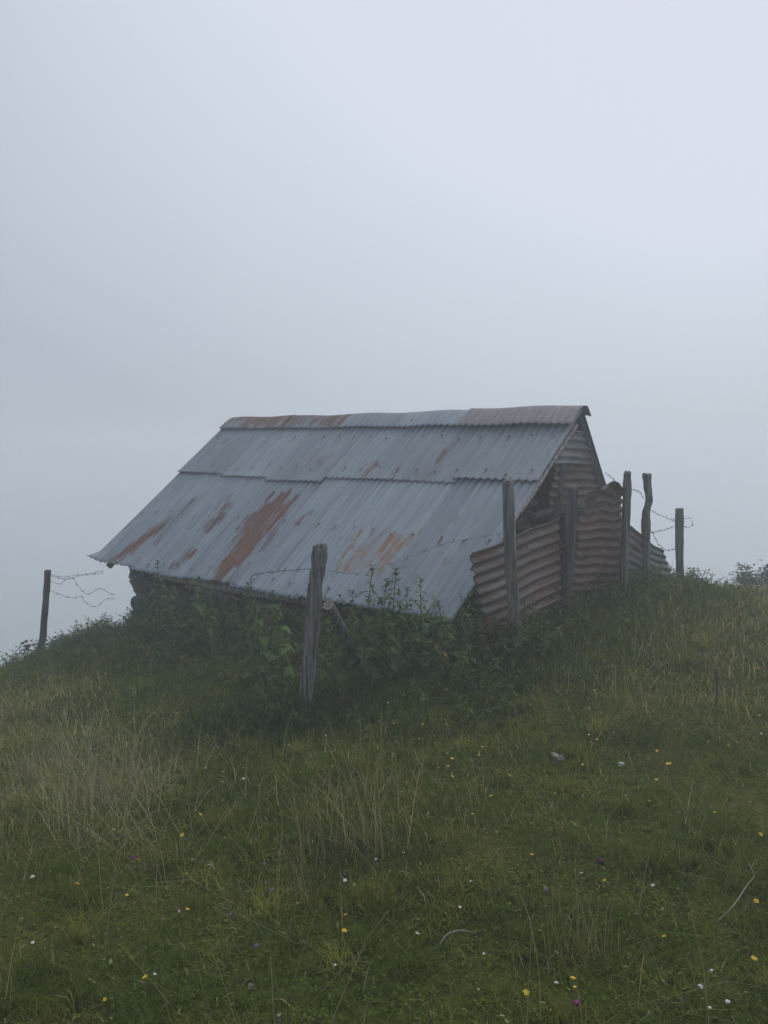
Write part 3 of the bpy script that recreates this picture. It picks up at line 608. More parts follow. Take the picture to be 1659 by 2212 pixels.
# taller dry stalks, thick on the left
parts = []
x, y, r = field(26000, 1.6, 13, 1.35); dry = straw_amount(x, y); k = RNG.random(len(x)) < .015 + dry * .8; x, y, r, dry = x[k], y[k], r[k], dry[k]; n = len(x)
cl = G_STRAW * RNG.uniform(.4, 1.0, (n, 1)); grn = RNG.random(n) < .4; cl[grn] = G_OLIVE * RNG.uniform(.7, 1.3, (grn.sum(), 1))
parts.append(blades(np.c_[x, y, hgt(x, y) - .005], RNG.uniform(.12, .34, n), (.0011 + .0004 * r) * RNG.uniform(.7, 1.3, n), RNG.uniform(0, 6.283, n), RNG.uniform(.05, .8, n), RNG.uniform(.1, .9, n), cl))
x, y, r = field(1100, 1.6, 7, 1.2); n = len(x)   # long single straws lying aslant
parts.append(blades(np.c_[x, y, hgt(x, y) + .005], RNG.uniform(.25, .60, n), RNG.uniform(.0013, .0024, n), RNG.uniform(0, 6.283, n), RNG.uniform(.2, 1.4, n), RNG.uniform(.0, .5, n), np.array([.36, .33, .18]) * RNG.uniform(.35, .95, (n, 1))))
pl = np.array([G(a, b)[:2] for a, b in np.c_[RNG.normal(190, 95, 70), RNG.normal(1710, 75, 70)]]); pl = pl[RNG.integers(0, 70, 1000)] + RNG.normal(0, .10, (1000, 2)); n = 1000   # flattened hay at the left
parts.append(blades(np.c_[pl, hgt(pl[:, 0], pl[:, 1]) + .01], RNG.uniform(.12, .38, n), RNG.uniform(.0018, .0032, n), RNG.uniform(0, 6.283, n), RNG.uniform(.3, 1.35, n), RNG.uniform(0, .6, n), np.array([.50, .45, .27]) * RNG.uniform(.45, 1.0, (n, 1))))
V, T, C = join(parts); tag(np_mesh("dry_grass", V, T, C, M_GRASS), "pale dry stalks standing in the turf", "dry grass", kind="stuff")

# lush dark grass at the foot of the nettles
fl = RNG.uniform(-.9, 5.9, 26000); dw = -RNG.beta(1.2, 1.6, 26000) * 2.3 + .25
q = np.array([SE[0], SE[1]]) + np.outer(fl, D_AX[:2]) + np.outer(dw, N_AX[:2]); x, y = q[:, 0], q[:, 1]
k = ~inside_shed(x, y) & (vnoise(x, y, .5, 4) > .25); x, y, dw = x[k], y[k], dw[k]
al = RNG.uniform(0, 1, 4500); x2 = .8 + 3.2 * al + RNG.normal(0, .30, 4500); y2 = 5.4 + 3.6 * al + RNG.normal(0, .3, 4500) - .1; k2 = ~inside_shed(x2, y2)
x = np.r_[x, x2[k2]]; y = np.r_[y, y2[k2]]; dw = np.r_[dw, RNG.uniform(-1.4, 0, k2.sum())]; n = len(x)
h = RNG.uniform(.06, .20, n) * (1 - np.clip((-dw - .9) / 1.6, 0, .75)); c = (np.array([.05, .085, .014]) + RNG.random((n, 1)) * np.array([.07, .085, .014])) * RNG.uniform(.7, 1.3, (n, 1))
V, T, C = blades(np.c_[x, y, hgt(x, y) - .01], h, RNG.uniform(.004, .008, n), RNG.uniform(0, 6.283, n), RNG.uniform(.05, .6, n), RNG.uniform(.2, 1.1, n), c)
hq = G(610, 1570); n = 2600; xx = hq[0] + RNG.normal(0, .30, n); yy = hq[1] + .2 + RNG.normal(0, .26, n); c = np.array([.036, .060, .018]) * RNG.uniform(.6, 1.5, (n, 1))  # hollow: blades coloured darker to paint in the shade under the plants
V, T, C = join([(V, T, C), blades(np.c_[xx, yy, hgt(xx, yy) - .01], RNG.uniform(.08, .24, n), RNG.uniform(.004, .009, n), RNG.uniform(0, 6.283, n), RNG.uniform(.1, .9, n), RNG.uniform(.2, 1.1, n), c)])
tag(np_mesh("tall_grass", V, T, C, M_GRASS), "rank dark grass at the foot of the nettles, darkened for shade in the hollow", "grass", kind="stuff")

def leaf(p, d, up, ln, wd, droop):
    d = d / np.linalg.norm(d); s = np.cross(d, up); s /= np.linalg.norm(s) + 1e-9; u = np.cross(s, d)
    m = p + d * ln * .45 + u * ln * .04; e = p + d * ln - np.array([0, 0, 1]) * ln * droop
    return np.array([p, m - s * wd / 2 + u * wd * .16, m, m + s * wd / 2 + u * wd * .16, e]), np.array([[0, 2, 1], [0, 3, 2], [1, 2, 4], [2, 3, 4]])
def nettle(h, rr, col, scale=1.0, lean=(0, 0)):
    """stem with crossed pairs of drooping leaves, smaller to the top -> verts, tris, colours"""
    V, T, C, n = [], [], [], 0
    top = np.array([lean[0], lean[1], h]); k = 7; pts = [top * np.array([(i / k) ** 1.6, (i / k) ** 1.6, i / k]) for i in range(k + 1)]
    mb = MB(); tube(mb, pts, np.linspace(.0045, .0016, k + 1), 4); v = mb.verts()
    tri = np.array([q for f in mb.f for q in ([f[:3], (f[0], f[2], f[3])] if len(f) == 4 else [])]); V.append(v); T.append(tri); C.append(np.repeat([col * [1.1, .9, .8]], len(v), 0)); n = len(v)
    z = h * rr.uniform(.12, .25); a0 = rr.random() * 3.1
    while z < h:
        fz = z / h; p = top * np.array([fz ** 1.6, fz ** 1.6, fz]); ln = (.085 * (1 - fz) ** .6 + .022) * scale * rr.uniform(.8, 1.2)
        for sg in (0, math.pi):
            a = a0 + sg + rr.normal(0, .2); el = rr.uniform(-.35, .35) + (.6 if fz > .88 else 0)
            d = np.array([math.cos(a) * math.cos(el), math.sin(a) * math.cos(el), math.sin(el)])
            lv, lt = leaf(p, d, np.array([0, 0, 1.0]), ln, ln * .6, rr.uniform(.1, .5)); V.append(lv); T.append(lt + n); n += 5
            C.append(np.repeat([col * rr.uniform(.75, 1.3)], 5, 0))
        if rr.random() < .55 and fz > .35:       # hanging tassels
            for sg in (0, math.pi):
                a = a0 + 1.5 + sg; d = np.array([math.cos(a), math.sin(a), -.3]); lv, lt = leaf(p, d, np.array([0, 0, 1.0]), ln * .7, ln * .14, .7); V.append(lv); T.append(lt + n); n += 5
                C.append(np.repeat([col * [1.3, 1.15, .9]], 5, 0))
        z += (.055 * (1 - fz) + .02) * rr.uniform(.8, 1.2); a0 += math.pi / 2
    return np.concatenate(V), np.concatenate(T), np.concatenate(C)
N_COL = np.array([.068, .112, .030])
rr = np.random.default_rng(77); parts = []
def bank_plant(x, y, h, sc=.82):
    if inside_shed(np.array([x]), np.array([y]))[0]: return
    e = LOG_A[:2] + (LOG_B[:2] - LOG_A[:2]) * np.clip(((np.array([x, y]) - LOG_A[:2]) @ (LOG_B[:2] - LOG_A[:2])) / ((LOG_B[:2] - LOG_A[:2]) @ (LOG_B[:2] - LOG_A[:2])), 0, 1)
    if np.hypot(x - e[0], y - e[1]) < .17 or (y < e[1] + .1 and abs(x / y - e[0] / e[1]) < .02): return
    u_ = rr.random(); col = N_COL * rr.uniform(.6, 1.3) * (np.array([1.7, 1.1, .9]) if u_ < .08 else np.array([1.9, .85, .9]) if u_ < .12 else 1)
    v, t, c = nettle(h, rr, col, sc, rr.normal(0, .13, 2)); parts.append((v + [x, y, hz(x, y) - .03], t, c))
for i in range(900):
    s = rr.uniform(-.7, 5.5); d = -abs(rr.normal(0, .42)) + .18
    q = np.array([SE[0], SE[1]]) + D_AX[:2] * s + N_AX[:2] * d; hh = rr.uniform(.22, .50) * (1 - .45 * min(1, max(0, -d / 1.1)))
    if s > 3.4: hh *= .72
    bank_plant(q[0], q[1], hh)
for i in range(460):
    t = rr.random(); bx, by = .75 + 2.75 * t, 5.7 + 3.2 * t; d = -abs(rr.normal(0, .33)) + .30
    bank_plant(bx + .72 * -d, by + .68 * d, rr.uniform(.14, .36) * (1 - .3 * t))
for i in range(620):                           # lower straggling weeds spreading out into the grass
    s = rr.uniform(-1.1, 5.3); d = -.35 - abs(rr.normal(0, .55)); q = np.array([SE[0], SE[1]]) + D_AX[:2] * s + N_AX[:2] * d
    bank_plant(q[0], q[1], rr.uniform(.08, .26) * (1 - .4 * min(1, max(0, (-d - .6) / 1.0))), .7)
hq = G(610, 1560)
for i in range(110): bank_plant(hq[0] + rr.normal(0, .30), hq[1] + .15 + rr.normal(0, .24), rr.uniform(.07, .2), .7)
for i in range(150):
    t = rr.random(); bank_plant(.9 + 2.9 * t + rr.normal(0, .25), 5.35 + 3.2 * t + rr.normal(0, .25), rr.uniform(.07, .2), .7)
V, T, C = join(parts); nb = 11000; al = RNG.uniform(-.9, 5.7, nb); dd = -np.abs(RNG.normal(0, .5, nb)) + .2; q = np.array([SE[0], SE[1]]) + np.outer(al, D_AX[:2]) + np.outer(dd, N_AX[:2])
al2 = RNG.random(nb // 3); q = np.r_[q, np.c_[.75 + 2.9 * al2, 5.6 + 3.3 * al2] + RNG.normal(0, .3, (nb // 3, 2)) + [.15, -.15]]; q = q[~inside_shed(q[:, 0], q[:, 1])]; nb = len(q)
bc = np.array([.065, .105, .022]) * RNG.uniform(.5, 1.5, (nb, 1)) * np.where(RNG.random((nb, 1)) < .12, np.array([[1.9, 1.35, 1.2]]), 1.0)
fineb = blades(np.c_[q, hgt(q[:, 0], q[:, 1]) - .01], RNG.uniform(.08, .24, nb), RNG.uniform(.003, .007, nb), RNG.uniform(0, 6.283, nb), RNG.uniform(.05, .7, nb), RNG.uniform(.2, 1.4, nb), bc)
V, T, C = join([(V, T, C), fineb])
tag(np_mesh("nettle_bank", V, T, C, M_LEAF), "dense dark nettles crowding the walls and the fence", "nettles", kind="stuff")
# single nettles that stand up above the bank
variants = []
for k in range(5):
    v, t, c = nettle(.62, rr, N_COL * rr.uniform(.9, 1.3), 1.2, rr.normal(0, .05, 2))
    o = np_mesh("nettle", v, t, c, M_LEAF); variants.append(o)
used = set()
def place(src, key, loc, rz, sc, label, cat, group):
    if key in used:
        o = src.copy(); scene.collection.objects.link(o)
    else: used.add(key); o = src
    o.location = loc; o.rotation_euler = (0, 0, rz); o.scale = (sc, sc, sc); return tag(o, label, cat, group)
def tall_plant(srcs, key, px, py, Y, native, label, cat, group, k, slim=1.0):
    top = P(px, py, Y); g = hz(top[0], top[1]) - .02; sc = max(.12, top[2] - g) / native
    o = place(srcs[k % len(srcs)], (key, k % len(srcs)), (top[0], top[1], g), k * 1.7, sc, label, cat, group)
    w = min(max(sc, 1.1), 1.25) * slim; o.scale = (w, w, sc)
NG = "tall nettles standing above the bank"
for k, (px, py, Y, lb) in enumerate([
    (782, 1222, 5.45, "tall nettle before the orange rust streaks, left one of the two highest"), (842, 1219, 5.5, "highest nettle leaning right over the orange rust streaks"),
    (818, 1248, 5.4, "nettle between the two highest ones before the orange rust"), (868, 1268, 5.5, "bushy nettle just right of the two highest ones"),
    (911, 1253, 5.5, "slender upright nettle with drooping leaf pairs before the bare grey roof"), (971, 1296, 5.45, "low nettle at the right end of the eave, left of a pair"),
    (1000, 1279, 5.5, "nettle beside the jagged left end of the slanted rusty sheet"), (759, 1279, 5.4, "medium nettle right of the cut log"),
    (719, 1292, 5.45, "small nettle just above the cut end of the log"), (610, 1272, 5.7, "nettle before the eave left of the knotty front post"),
    (662, 1250, 5.2, "thin nettle touching the left side of the knotty front post"), (575, 1256, 5.8, "tall nettle below the end of the drooping wire"),
    (553, 1276, 5.9, "shorter nettle just left of the drooping wire end"), (343, 1208, 7.6, "tall thin stemmed nettle before the left roof streaks"),
    (413, 1243, 7.2, "single nettle tip poking above the eave beside the dull brown stain"), (363, 1246, 7.5, "leafy nettle at the eave right of the thin stemmed tall one"),
    (439, 1264, 7.0, "small nettle at the eave above the grey rails"), (196, 1344, 8.2, "tallest nettle in the clump left of the stone wall"),
    (181, 1356, 8.2, "middle nettle in the clump left of the stone wall"), (165, 1364, 8.2, "leftmost nettle in the clump left of the stone wall"),
    (236, 1339, 8.3, "upright nettle touching the left corner of the stone wall"), (1492, 1229, 8.3, "leafy nettle just right of the short right post"),
    (1453, 1222, 8.2, "small nettle between the bent pale sheet and the short right post"), (838, 1298, 5.3, "low bushy nettle below the highest one")]):
    tall_plant(variants, "n", px, py, Y, .62, lb, "nettle", NG, k)

def thistle(h, rr):
    m = MB(); pts = [(.03 * math.sin(i), .02 * math.cos(i * 2), h * i / 6) for i in range(7)]; tube(m, pts, np.linspace(.006, .003, 7), 5, mi=0)
    for i in range(9):
        z = h * (.1 + .08 * i); a = i * 2.4; d = np.array([math.cos(a), math.sin(a), .3]); v, t = leaf(np.array([0, 0, z]), d, np.array([0, 0, 1.0]), .11 * (1 - i * .07), .035, .2); m.add(v, [tuple(q) for q in t], 0)
    heads = [np.array(pts[-1])]
    for a in (0.6, 2.9, 4.6)[:rr.integers(1, 4)]:
        e = np.array([math.cos(a) * .06, math.sin(a) * .06, h * rr.uniform(.75, .93)]); tube(m, [np.array([0, 0, h * .6]), e], [.003, .0025], 4); heads.append(e)
    for e in heads: blob(m, e, (.028, .028, .036), rr, 4, mi=1)
    return m
M_THISTLE = plain("thistle_leaf", (.035, .05, .03), .8)
tv = [thistle(.5, rr).build("thistle", [M_THISTLE, M_DRYHEAD]) for _ in range(3)]
TG = "dry thistles along the skyline"
for k, (px, py, Y, lb) in enumerate([
    (49, 1390, 8.4, "leftmost thistle with round head left of the thin leaning post"), (61, 1385, 8.45, "tallest thistle left of the thin leaning post"), (71, 1392, 8.4, "thistle right against the thin leaning post"),
    (114, 1377, 8.5, "lone thistle with one dark head right of the thin leaning post"), (104, 1392, 8.4, "short thistle between the leaning post and the lone one"),
    (1516, 1250, 8.5, "first thistle right of the short right post, a tall one"), (1530, 1262, 8.5, "dark headed thistle, left one of a close pair on the skyline"), (1543, 1263, 8.5, "dark headed thistle, right one of a close pair on the skyline"),
    (1573, 1257, 8.9, "thin thistle on the skyline midway between post and bush"), (1583, 1266, 8.7, "low thistle on the skyline, left of two near the bush"), (1594, 1267, 8.7, "low thistle on the skyline, right of two near the bush"),
    (1616, 1252, 9.2, "tall faint thistle just left of the bush")]):
    tall_plant(tv, "t", px, py, Y, .5, lb, "thistle", TG, k)
dk = MB(); rd = np.random.default_rng(5); tube(dk, [(0, 0, -.03), (.01, 0, .12), (0, .01, .24)], [.006, .005, .003], 5)
for i in range(60):
    z = rd.uniform(.06, .26); a = rd.random() * 6.3; v, t = leaf(np.array([0, 0, z]), np.array([math.cos(a), math.sin(a), .5]), np.array([0, 0, 1.0]), rd.uniform(.012, .03), .012, .2); dk.add(v, [tuple(q) for q in t], 1)
g = G(1545, 1532); do = dk.build("dock_plant", [M_DRYHEAD, M_DRYHEAD]); do.location = g; tag(do, "dark withered dock stalk standing alone in the far right turf", "dock plant")
# bush on the right skyline
bp = P(1664, 1300, 12.0); bp[2] = hz(bp[0], bp[1]); bush = empty("bush", tuple(bp), "dark leafy bush on the foggy skyline at the right edge", "bush"); ROOT_LOC["bush"] = tuple(bp)
m = MB(); rb = np.random.default_rng(8); LV, LT, LC, n = [], [], [], 0
top_z = P(1645, 1232, 12.0)[2] - bp[2]
for i in range(9):
    a = rb.random() * 6.3; e = np.array([math.cos(a) * rb.uniform(.1, .6), math.sin(a) * rb.uniform(.1, .6), top_z * rb.uniform(.6, 1.0)])
    pts = [e * np.array([t ** .8, t ** .8, t]) for t in np.linspace(0, 1, 5)]; tube(m, [bp + q for q in pts], np.linspace(.014, .004, 5), 5)
    for j in range(420):
        t = rb.uniform(.2, 1.05); p = e * np.array([t ** .8, t ** .8, t]) + rb.normal(0, .07, 3); d = rb.normal(0, 1, 3); d[2] = abs(d[2]) * .3
        v, tt = leaf(p, d, np.array([0, 0, 1.0]), rb.uniform(.07, .12), .05, .2); LV.append(v); LT.append(tt + n); n += 5; LC.append(np.repeat([np.array([.03, .042, .025]) * rb.uniform(.7, 1.3)], 5, 0))
m.build("branches", M_BARK, bush); fo = np_mesh("foliage", np.concatenate(LV), np.concatenate(LT), np.concatenate(LC), M_LEAF); fo.parent = bush

# tall straw tuft in the middle of the meadow
def tuft(px, py, n, label, spread, hmin, hmax, az0, azs, seed, w=.0019, bright=1.0):
    rs = np.random.default_rng(seed); g = G(px, py); ang = rs.normal(az0, azs, n); b = np.c_[rs.normal(0, spread, n), rs.normal(0, spread, n), np.zeros(n)]
    zz = hgt(b[:, 0] + g[0], b[:, 1] + g[1]) - g[2]; b[:, 2] = zz
    c = np.array([.36, .32, .16]) * rs.uniform(.35, 1.15, (n, 1)) * bright; gr = rs.random(n) < .35; c[gr] = np.array([.12, .13, .045]) * rs.uniform(.7, 1.3, (gr.sum(), 1))
    V, T, C = blades(b, rs.uniform(hmin, hmax, n), rs.uniform(.7, 1.3, n) * w, ang, np.abs(rs.normal(.3, .32, n)), rs.uniform(0, .5, n), c)
    o = np_mesh("grass_tuft", V, T, C, M_GRASS); o.location = g; return tag(o, label, "grass tuft", "tufts of long dry grass in the meadow")
tuft(800, 1830, 105, "tallest straw coloured grass tuft in the middle of the meadow, below the knotty post", .08, .22, .60, 2.6, .9, 1, .0023, 1.4)
tuft(690, 1850, 70, "low straw tuft lying flat just left of the tallest tuft", .08, .15, .4, 2.9, .9, 2)
tuft(215, 1745, 130, "bleached pale grass tuft in the dry patch at the left", .12, .12, .38, 1.7, 1.2, 3, bright=1.25)
tuft(110, 1830, 130, "straw tuft at the left edge of the meadow", .13, .12, .36, 1.5, 1.4, 4, bright=1.05)
tuft(290, 1660, 110, "bent over straw tuft above the bleached one", .10, .15, .42, .3, .7, 5, bright=1.15)
tuft(655, 1960, 30, "small russet straw tuft below the tallest tuft", .04, .1, .28, 1.8, .8, 6)
tuft(1270, 2080, 50, "thin straw tuft in the right foreground", .06, .12, .34, 1.9, .9, 7)
tuft(70, 1690, 110, "wispy straw tuft under the left end of the fence", .08, .12, .34, 1.4, 1.3, 8)

# ------------------------------------------------------------------ stones, twigs
def stone(label, px, py, size, mat, seed, name="stone", cat="stone"):
    g = G(px, py); m = MB(); rs = np.random.default_rng(seed); blob(m, g + [0, 0, size[2] * .38], size, rs, 6, rough=.22); o = m.build(name, mat, smooth=True, origin=g); return tag(o, label, cat, "stones lying in the grass")
stone("pale pinkish stone lying in the turf right of the meadow centre", 1205, 1645, (.050, .045, .042), M_PALE_STONE, 1)
stone("small bright white stone right of the pinkish one", 1341, 1655, (.030, .026, .02), M_WHITE_STONE, 2)
stone("pale stone half sunk in the grass near the bottom left", 541, 2142, (.016, .028, .022), M_PALE_STONE, 3)
stone("greyish stone cut by the bottom edge at the far left", 80, 2220, (.045, .035, .018), M_PALE_STONE, 4)
stone("small pointed stone at the bottom edge left of centre", 600, 2206, (.016, .015, .022), M_PALE_STONE, 5)
g = P(143, 1404, 8.9); m = MB(); blob(m, np.array([g[0], g[1], hz(g[0], g[1]) + .08]), (.34, .22, .3), np.random.default_rng(9), 6); tag(m.build("rock", M_PALE_STONE, smooth=True, origin=(g[0], g[1], hz(g[0], g[1]))), "pale angular rock on the crest between the leaning post and the nettles", "rock", "stones lying in the grass")
def twig(label, pix, r):
    pts = smooth_path([G(a, b) + [0, 0, .012 + c] for a, b, c in pix], 5); m = MB(); tube(m, pts, np.linspace(r, r * .45, len(pts)), 6, np.random.default_rng(3), .1)
    tag(m.build("twig", M_TWIG, origin=pts[0]), label, "twig", "dry twigs in the grass")
twig("bleached forked looking twig lying in the grass at bottom centre", [(945, 2058, 0), (965, 2040, .02), (995, 2030, .02), (1028, 2023, 0)], .0030)
twig("curved bare stem arching in the grass at the right edge", [(1548, 2000, 0), (1585, 1980, .03), (1612, 1950, .05), (1627, 1928, .05), (1616, 1905, .06)], .0022)
twig("slim upright bare stem in the right part of the meadow", [(1480, 1787, 0), (1488, 1745, .02), (1497, 1705, .03)], .0018)

# ------------------------------------------------------------------ flowers
def flower(kind, seed):
    rs = np.random.default_rng(seed); m = MB(); h = .055; tube(m, [(0, 0, -.075), (.004, 0, .02), (0, 0, h)], [.0013, .001, .001], 4, mi=0)
    if kind == 'ball':
        blob(m, (0, 0, h + .006), (.022, .022, .024), rs, 5, mi=1, rough=.12)
        for i in range(26):
            d = rs.normal(0, 1, 3); d[2] = abs(d[2]); d /= np.linalg.norm(d); c = np.array([0, 0, h + .006]); v, t = leaf(c + d * .008, d, np.array([.2, .1, 1.0]), .009, .003, 0); m.add(v, [tuple(q) for q in t], 1)
    elif kind == 'umbel':
        for i in range(14):
            a = i * 2.4; rd = .011 * math.sqrt(i / 13); p = np.array([math.cos(a) * rd, math.sin(a) * rd, h + .004 * (1 - i / 14) + rs.normal(0, .001)]); blob(m, p, (.008, .008, .004), rs, 3, mi=1)
    else:
        npet, pl, pw, cup = (5, .0105, .0105, .45) if kind == 'cup' else (9, .012, .0055, .12)
        for i in range(npet):
            a = 2 * math.pi * i / npet; d = np.array([math.cos(a), math.sin(a), cup]); v, t = leaf(np.array([0, 0, h]), d, np.array([0, 0, 1.0]), pl, pw, -.1); m.add(v, [tuple(q) for q in t], 1)
        blob(m, (0, 0, h + .002), (.007, .007, .005), rs, 3, mi=2)
    return m
FL = {}
for key, kind, mats, nm in (("y", 'cup', [M_STEM, M_YELLOW, M_CENTRE], "buttercup"), ("w", 'umbel', [M_STEM, M_WHITE, M_CENTRE], "white_flower"), ("m", 'ball', [M_STEM, M_MAGENTA], "thistle_flower"),
                           ("l", 'ball', [M_STEM, M_LILAC], "clover_flower"), ("d", 'ball', [M_STEM, M_PURPLE_DARK], "thistle_flower"), ("p", 'ball', [M_STEM, M_PINK], "clover_flower")):
    FL[key] = flower(kind, ord(key)).build(nm, mats)
INFO = {"y": ("yellow buttercup", "buttercup", "yellow buttercups in the meadow"), "w": ("small white flower", "white flower", "white flowers in the meadow"), "m": ("magenta thistle flower", "thistle flower", "purple flowers in the meadow"),
        "l": ("lilac clover flower", "clover", "purple flowers in the meadow"), "d": ("dark purple thistle flower", "thistle flower", "purple flowers in the meadow"), "p": ("pale pink clover flower", "clover", "purple flowers in the meadow")}
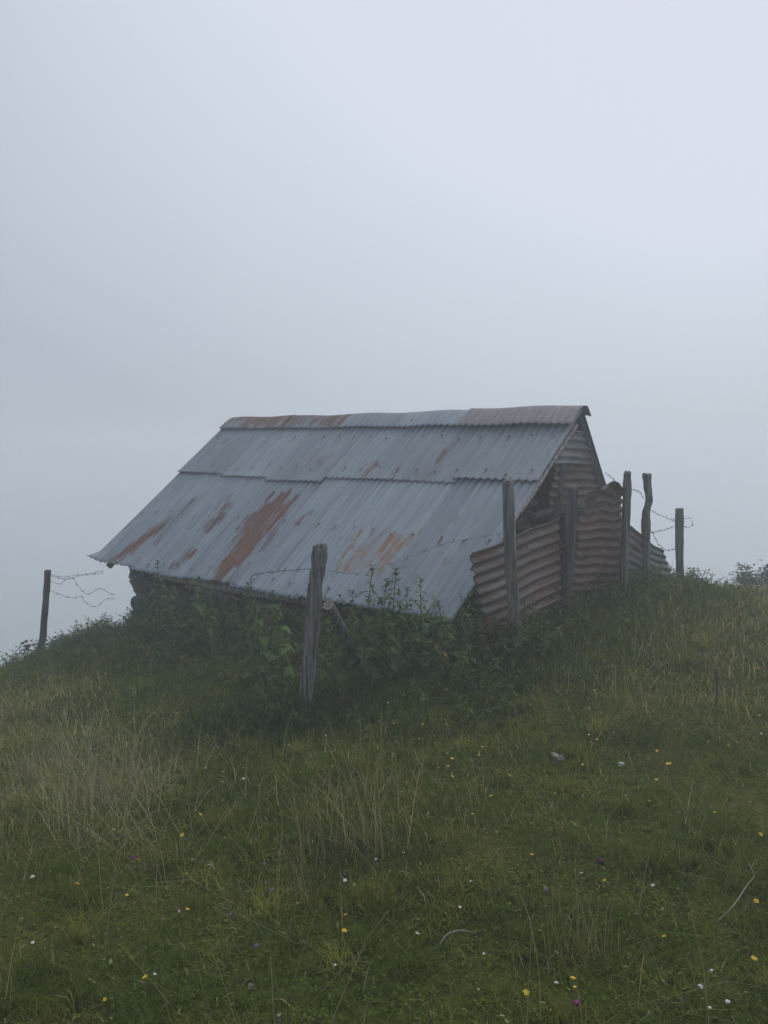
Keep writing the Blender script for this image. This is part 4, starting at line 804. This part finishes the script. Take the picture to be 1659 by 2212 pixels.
FLOWERS = [
 # key, px, py, size factor, phrase
 ("y", 381, 1552, .9, "by itself below the dark left bank, left of the magenta flower"), ("y", 417, 1785, 1, "uppermost of three in a line left of the tall tuft"), ("y", 410, 1807, .8, "middle of three in a line left of the tall tuft"), ("y", 404, 1828, 1.1, "lowest of three in a line left of the tall tuft"),
 ("y", 797, 1586, .9, "right of the dark hollow, leftmost of three in a far row"), ("y", 852, 1582, .9, "in the far row right of the hollow, middle one of three"), ("y", 910, 1577, .8, "in the far row right of the hollow, rightmost of three"), ("y", 895, 1614, .9, "just below the far row of three, in front of its close twin"), ("y", 899, 1607, .6, "tiny twin just behind another below the far row"),
 ("y", 977, 1655, 1, "in the loose cluster at meadow centre, brightest at its middle"), ("y", 1030, 1656, 1, "at the right side of the loose central cluster"), ("y", 1045, 1634, .9, "topmost of the loose central cluster"), ("y", 968, 1671, .8, "just under the brightest one of the central cluster"), ("y", 940, 1680, .9, "leftmost of the loose central cluster"), ("y", 1012, 1675, .5, "faint and tiny inside the central cluster"), ("y", 974, 1690, .8, "lowest of the loose central cluster"),
 ("y", 1093, 1697, .9, "between the central cluster and the pinkish stone, lower left of the stone"), ("y", 1065, 1739, .8, "a hand below the central cluster"), ("y", 1023, 1772, .6, "dim and small, well below the central cluster"), ("y", 1114, 1554, .9, "alone on the far turf above left of the pinkish stone"), ("y", 1267, 1505, .7, "farthest pair right of the nettles, lower left one"), ("y", 1278, 1498, .7, "farthest pair right of the nettles, upper right one"),
 ("y", 1269, 1619, .8, "right of the pinkish stone, left one of a close pair"), ("y", 1294, 1615, .9, "right of the pinkish stone, right one of a close pair"), ("y", 1261, 1671, .9, "just below right of the pinkish stone"), ("y", 1174, 1692, .9, "just below left of the pinkish stone"), ("y", 1212, 1741, 1, "straight below the pinkish stone"),
 ("y", 1408, 1636, 1, "right of the white stone, larger upper one"), ("y", 1396, 1653, .6, "right of the white stone, tiny lower one"), ("y", 1454, 1693, 1.7, "largest double bloom right of the white stone"), ("y", 1417, 1708, 1, "just lower left of the largest double bloom"), ("y", 1399, 1757, .9, "lower left of the bare upright stem"), ("y", 1556, 1780, .9, "right of the bare upright stem"), ("y", 1631, 1821, 1, "close to the right edge at mid meadow"), ("y", 1331, 1835, 1.1, "bright and alone in the right mid foreground"),
 ("y", 1535, 1618, .7, "leftmost of three in a far row near the right edge"), ("y", 1570, 1624, .7, "middle of three in a far row near the right edge"), ("y", 1586, 1624, .9, "rightmost of three in a far row near the right edge"), ("y", 1649, 1559, .8, "touching the right edge of the far meadow"), ("y", 1634, 1448, .7, "farthest away under the bush at the right edge"),
 ("y", 152, 1952, 1.1, "bright in the left foreground below the straw"), ("y", 410, 1916, .8, "beside the white pair in the left foreground"), ("y", 270, 1960, .8, "dull one right of the bright left foreground one"), ("y", 398, 1993, .8, "next to the pale pink clover"), ("y", 333, 2150, 1, "near the bottom left under a white flower"), ("y", 235, 2177, .7, "tiny at the bottom left edge"),
 ("y", 840, 1961, .9, "orange tinted, right below the tall tuft"), ("y", 757, 2012, .9, "upper of two at the bottom centre"), ("y", 735, 2049, 1.1, "large lower of two at the bottom centre"), ("y", 1142, 1872, .8, "left of the dark purple thistle flower"), ("y", 1314, 1928, .8, "just below the dark purple thistle flower"), ("y", 1621, 1972, 1.1, "below the curved bare stem at the right edge"), ("y", 1159, 2050, .9, "dim, left of the thin right foreground tuft"), ("y", 1448, 2056, .8, "dim, right of the thin right foreground tuft"),
 ("y", 1617, 2111, 1.1, "bright near the lower right corner"), ("y", 1233, 2161, 1, "left one of a pair near the bottom edge"), ("y", 1249, 2166, .7, "right smaller one of a pair near the bottom edge"), ("y", 1123, 2180, 1.2, "largest near the bottom edge, right of centre"),
 ("w", 216, 1569, .8, "under the nettles at the far left"), ("w", 384, 1570, .9, "just below the lone far left buttercup"), ("w", 410, 1560, .7, "left of the magenta flower"), ("w", 444, 1673, .9, "topmost of four left of the tall tuft"), ("w", 483, 1680, .8, "second of four left of the tall tuft"), ("w", 523, 1696, 1.1, "rightmost and biggest of four left of the tall tuft"), ("w", 476, 1702, .8, "lowest of four left of the tall tuft"),
 ("w", 831, 1511, 1, "farthest under the nettle bank, upper of two"), ("w", 838, 1525, .9, "under the nettle bank, lower of two"), ("w", 696, 1564, 1, "at the right rim of the dark hollow"), ("w", 626, 1621, .9, "below the dark hollow"), ("w", 701, 1598, .8, "below right of the dark hollow"), ("w", 860, 1544, .6, "above the far row of buttercups, left one"), ("w", 901, 1544, .6, "above the far row of buttercups, right one"), ("w", 818, 1564, .6, "tiny one beside the left buttercup of the far row"), ("w", 854, 1601, .6, "tiny one under the middle buttercup of the far row"), ("w", 563, 1586, .8, "at the left rim of the dark hollow"),
 ("w", 1269, 1598, .9, "above right of the pinkish stone"), ("w", 1118, 1570, .8, "just below the lone far turf buttercup"), ("w", 1329, 1591, .7, "above the white stone"), ("w", 1640, 1594, .9, "near the right edge of the far meadow, right one of two"), ("w", 1616, 1598, .8, "near the right edge of the far meadow, left one of two"), ("w", 1480, 1510, .7, "far away below the right thistles"),
 ("w", 73, 1917, 1.2, "big one at the left edge above the bright buttercup"), ("w", 449, 1891, 1, "left foreground pair, lower right one"), ("w", 422, 1874, .8, "left foreground pair, upper left one"), ("w", 69, 2057, .9, "low at the left edge"), ("w", 330, 2132, .8, "just above the bottom left buttercup"), ("w", 749, 1927, 1.3, "broad one directly below the tall tuft"), ("w", 813, 1872, .8, "at the foot of the tall tuft, left one"), ("w", 871, 1863, .9, "at the foot of the tall tuft, right one"),
 ("w", 1024, 1925, .9, "right of centre, upper one of two"), ("w", 987, 1978, .9, "right of centre, lower one of two"), ("w", 895, 2046, 1.1, "left of the bleached twig"), ("w", 727, 2108, .8, "below the large bottom centre buttercup"), ("w", 1045, 2081, .7, "right below the bleached twig"), ("w", 1256, 1911, 1, "left below the dark purple thistle flower"), ("w", 1419, 1939, 1.2, "big one right of the dark purple thistle flower"),
 ("w", 1502, 2156, 1.1, "lower right, upper one of a touching pair"), ("w", 1507, 2164, 1, "lower right, lower one of a touching pair"), ("w", 1575, 2197, 1.1, "at the bottom edge near the right corner"), ("w", 1530, 2204, .8, "at the bottom edge below the touching pair"), ("w", 1199, 2156, 1, "left of the bottom buttercup pair"), ("w", 1542, 2121, .8, "faint one above the touching pair"),
 ("m", 423, 1570, 1.1, "upright and bright under the left nettles"), ("d", 264, 1560, .9, "dim, far left under the nettle bank"), ("m", 294, 1875, 1.1, "pinkish, in the left foreground straw"), ("p", 384, 1991, 1, "beside a buttercup in the left foreground"), ("l", 494, 1996, .8, "right of the pale pink clover"),
 ("l", 595, 1941, 1, "rightmost of three below left of the tall tuft"), ("l", 570, 1877, .8, "topmost of three below left of the tall tuft"), ("l", 575, 1926, .8, "middle of three below left of the tall tuft"), ("l", 560, 2067, .9, "above the half sunk pale stone"), ("d", 1287, 1897, 1.5, "large and nearly black in the right foreground"), ("l", 1173, 1946, 1.1, "left of the big white flower on the right"), ("m", 1253, 2201, 1.4, "bright at the bottom edge right of centre")]
for k, (key, px, py, sc, phr) in enumerate(FLOWERS):
    g = G(px, py + 12); nm, cat, grp = INFO[key]
    dist = g[1]; sc = sc * (1 + .05 * max(0, dist - 3)) * {'y': 1.0, 'w': .46, 'm': .48, 'd': .6, 'l': .46, 'p': .42}[key]
    o = place(FL[key], key, (g[0], g[1], g[2] + {'y': .022, 'w': .035}.get(key, .03)), k * 2.1, sc, nm + " " + phr, cat, grp); o.rotation_euler = (.35 + .2 * math.sin(k), .2 * math.cos(k * 3), k * 2.1)

# ------------------------------------------------------------------ fog
hv = NT("fog_air"); hv.n.remove(hv.b); pv = hv.n.new("ShaderNodeVolumePrincipled"); pv.inputs["Color"].default_value = (.93, .968, 1.0, 1)
pv.inputs["Density"].default_value = HAZE_DENSITY; pv.inputs["Anisotropy"].default_value = 0.35
hv.l.new(pv.outputs[0], hv.n["Material Output"].inputs["Volume"])
X0, X1, Y0, Y1, Z0, Z1 = -440, 440, -440, 450, -66, 4.0
m = MB(); m.add([(X0, Y0, Z0), (X1, Y0, Z0), (X1, Y1, Z0), (X0, Y1, Z0), (X0, Y0, Z1), (X1, Y0, Z1), (X1, Y1, Z1), (X0, Y1, Z1)],
                [(0, 3, 2, 1), (4, 5, 6, 7), (0, 1, 5, 4), (1, 2, 6, 5), (2, 3, 7, 6), (3, 0, 4, 7)])
tag(m.build("haze", hv.mat), "white mountain fog filling the air", "fog", kind="stuff")
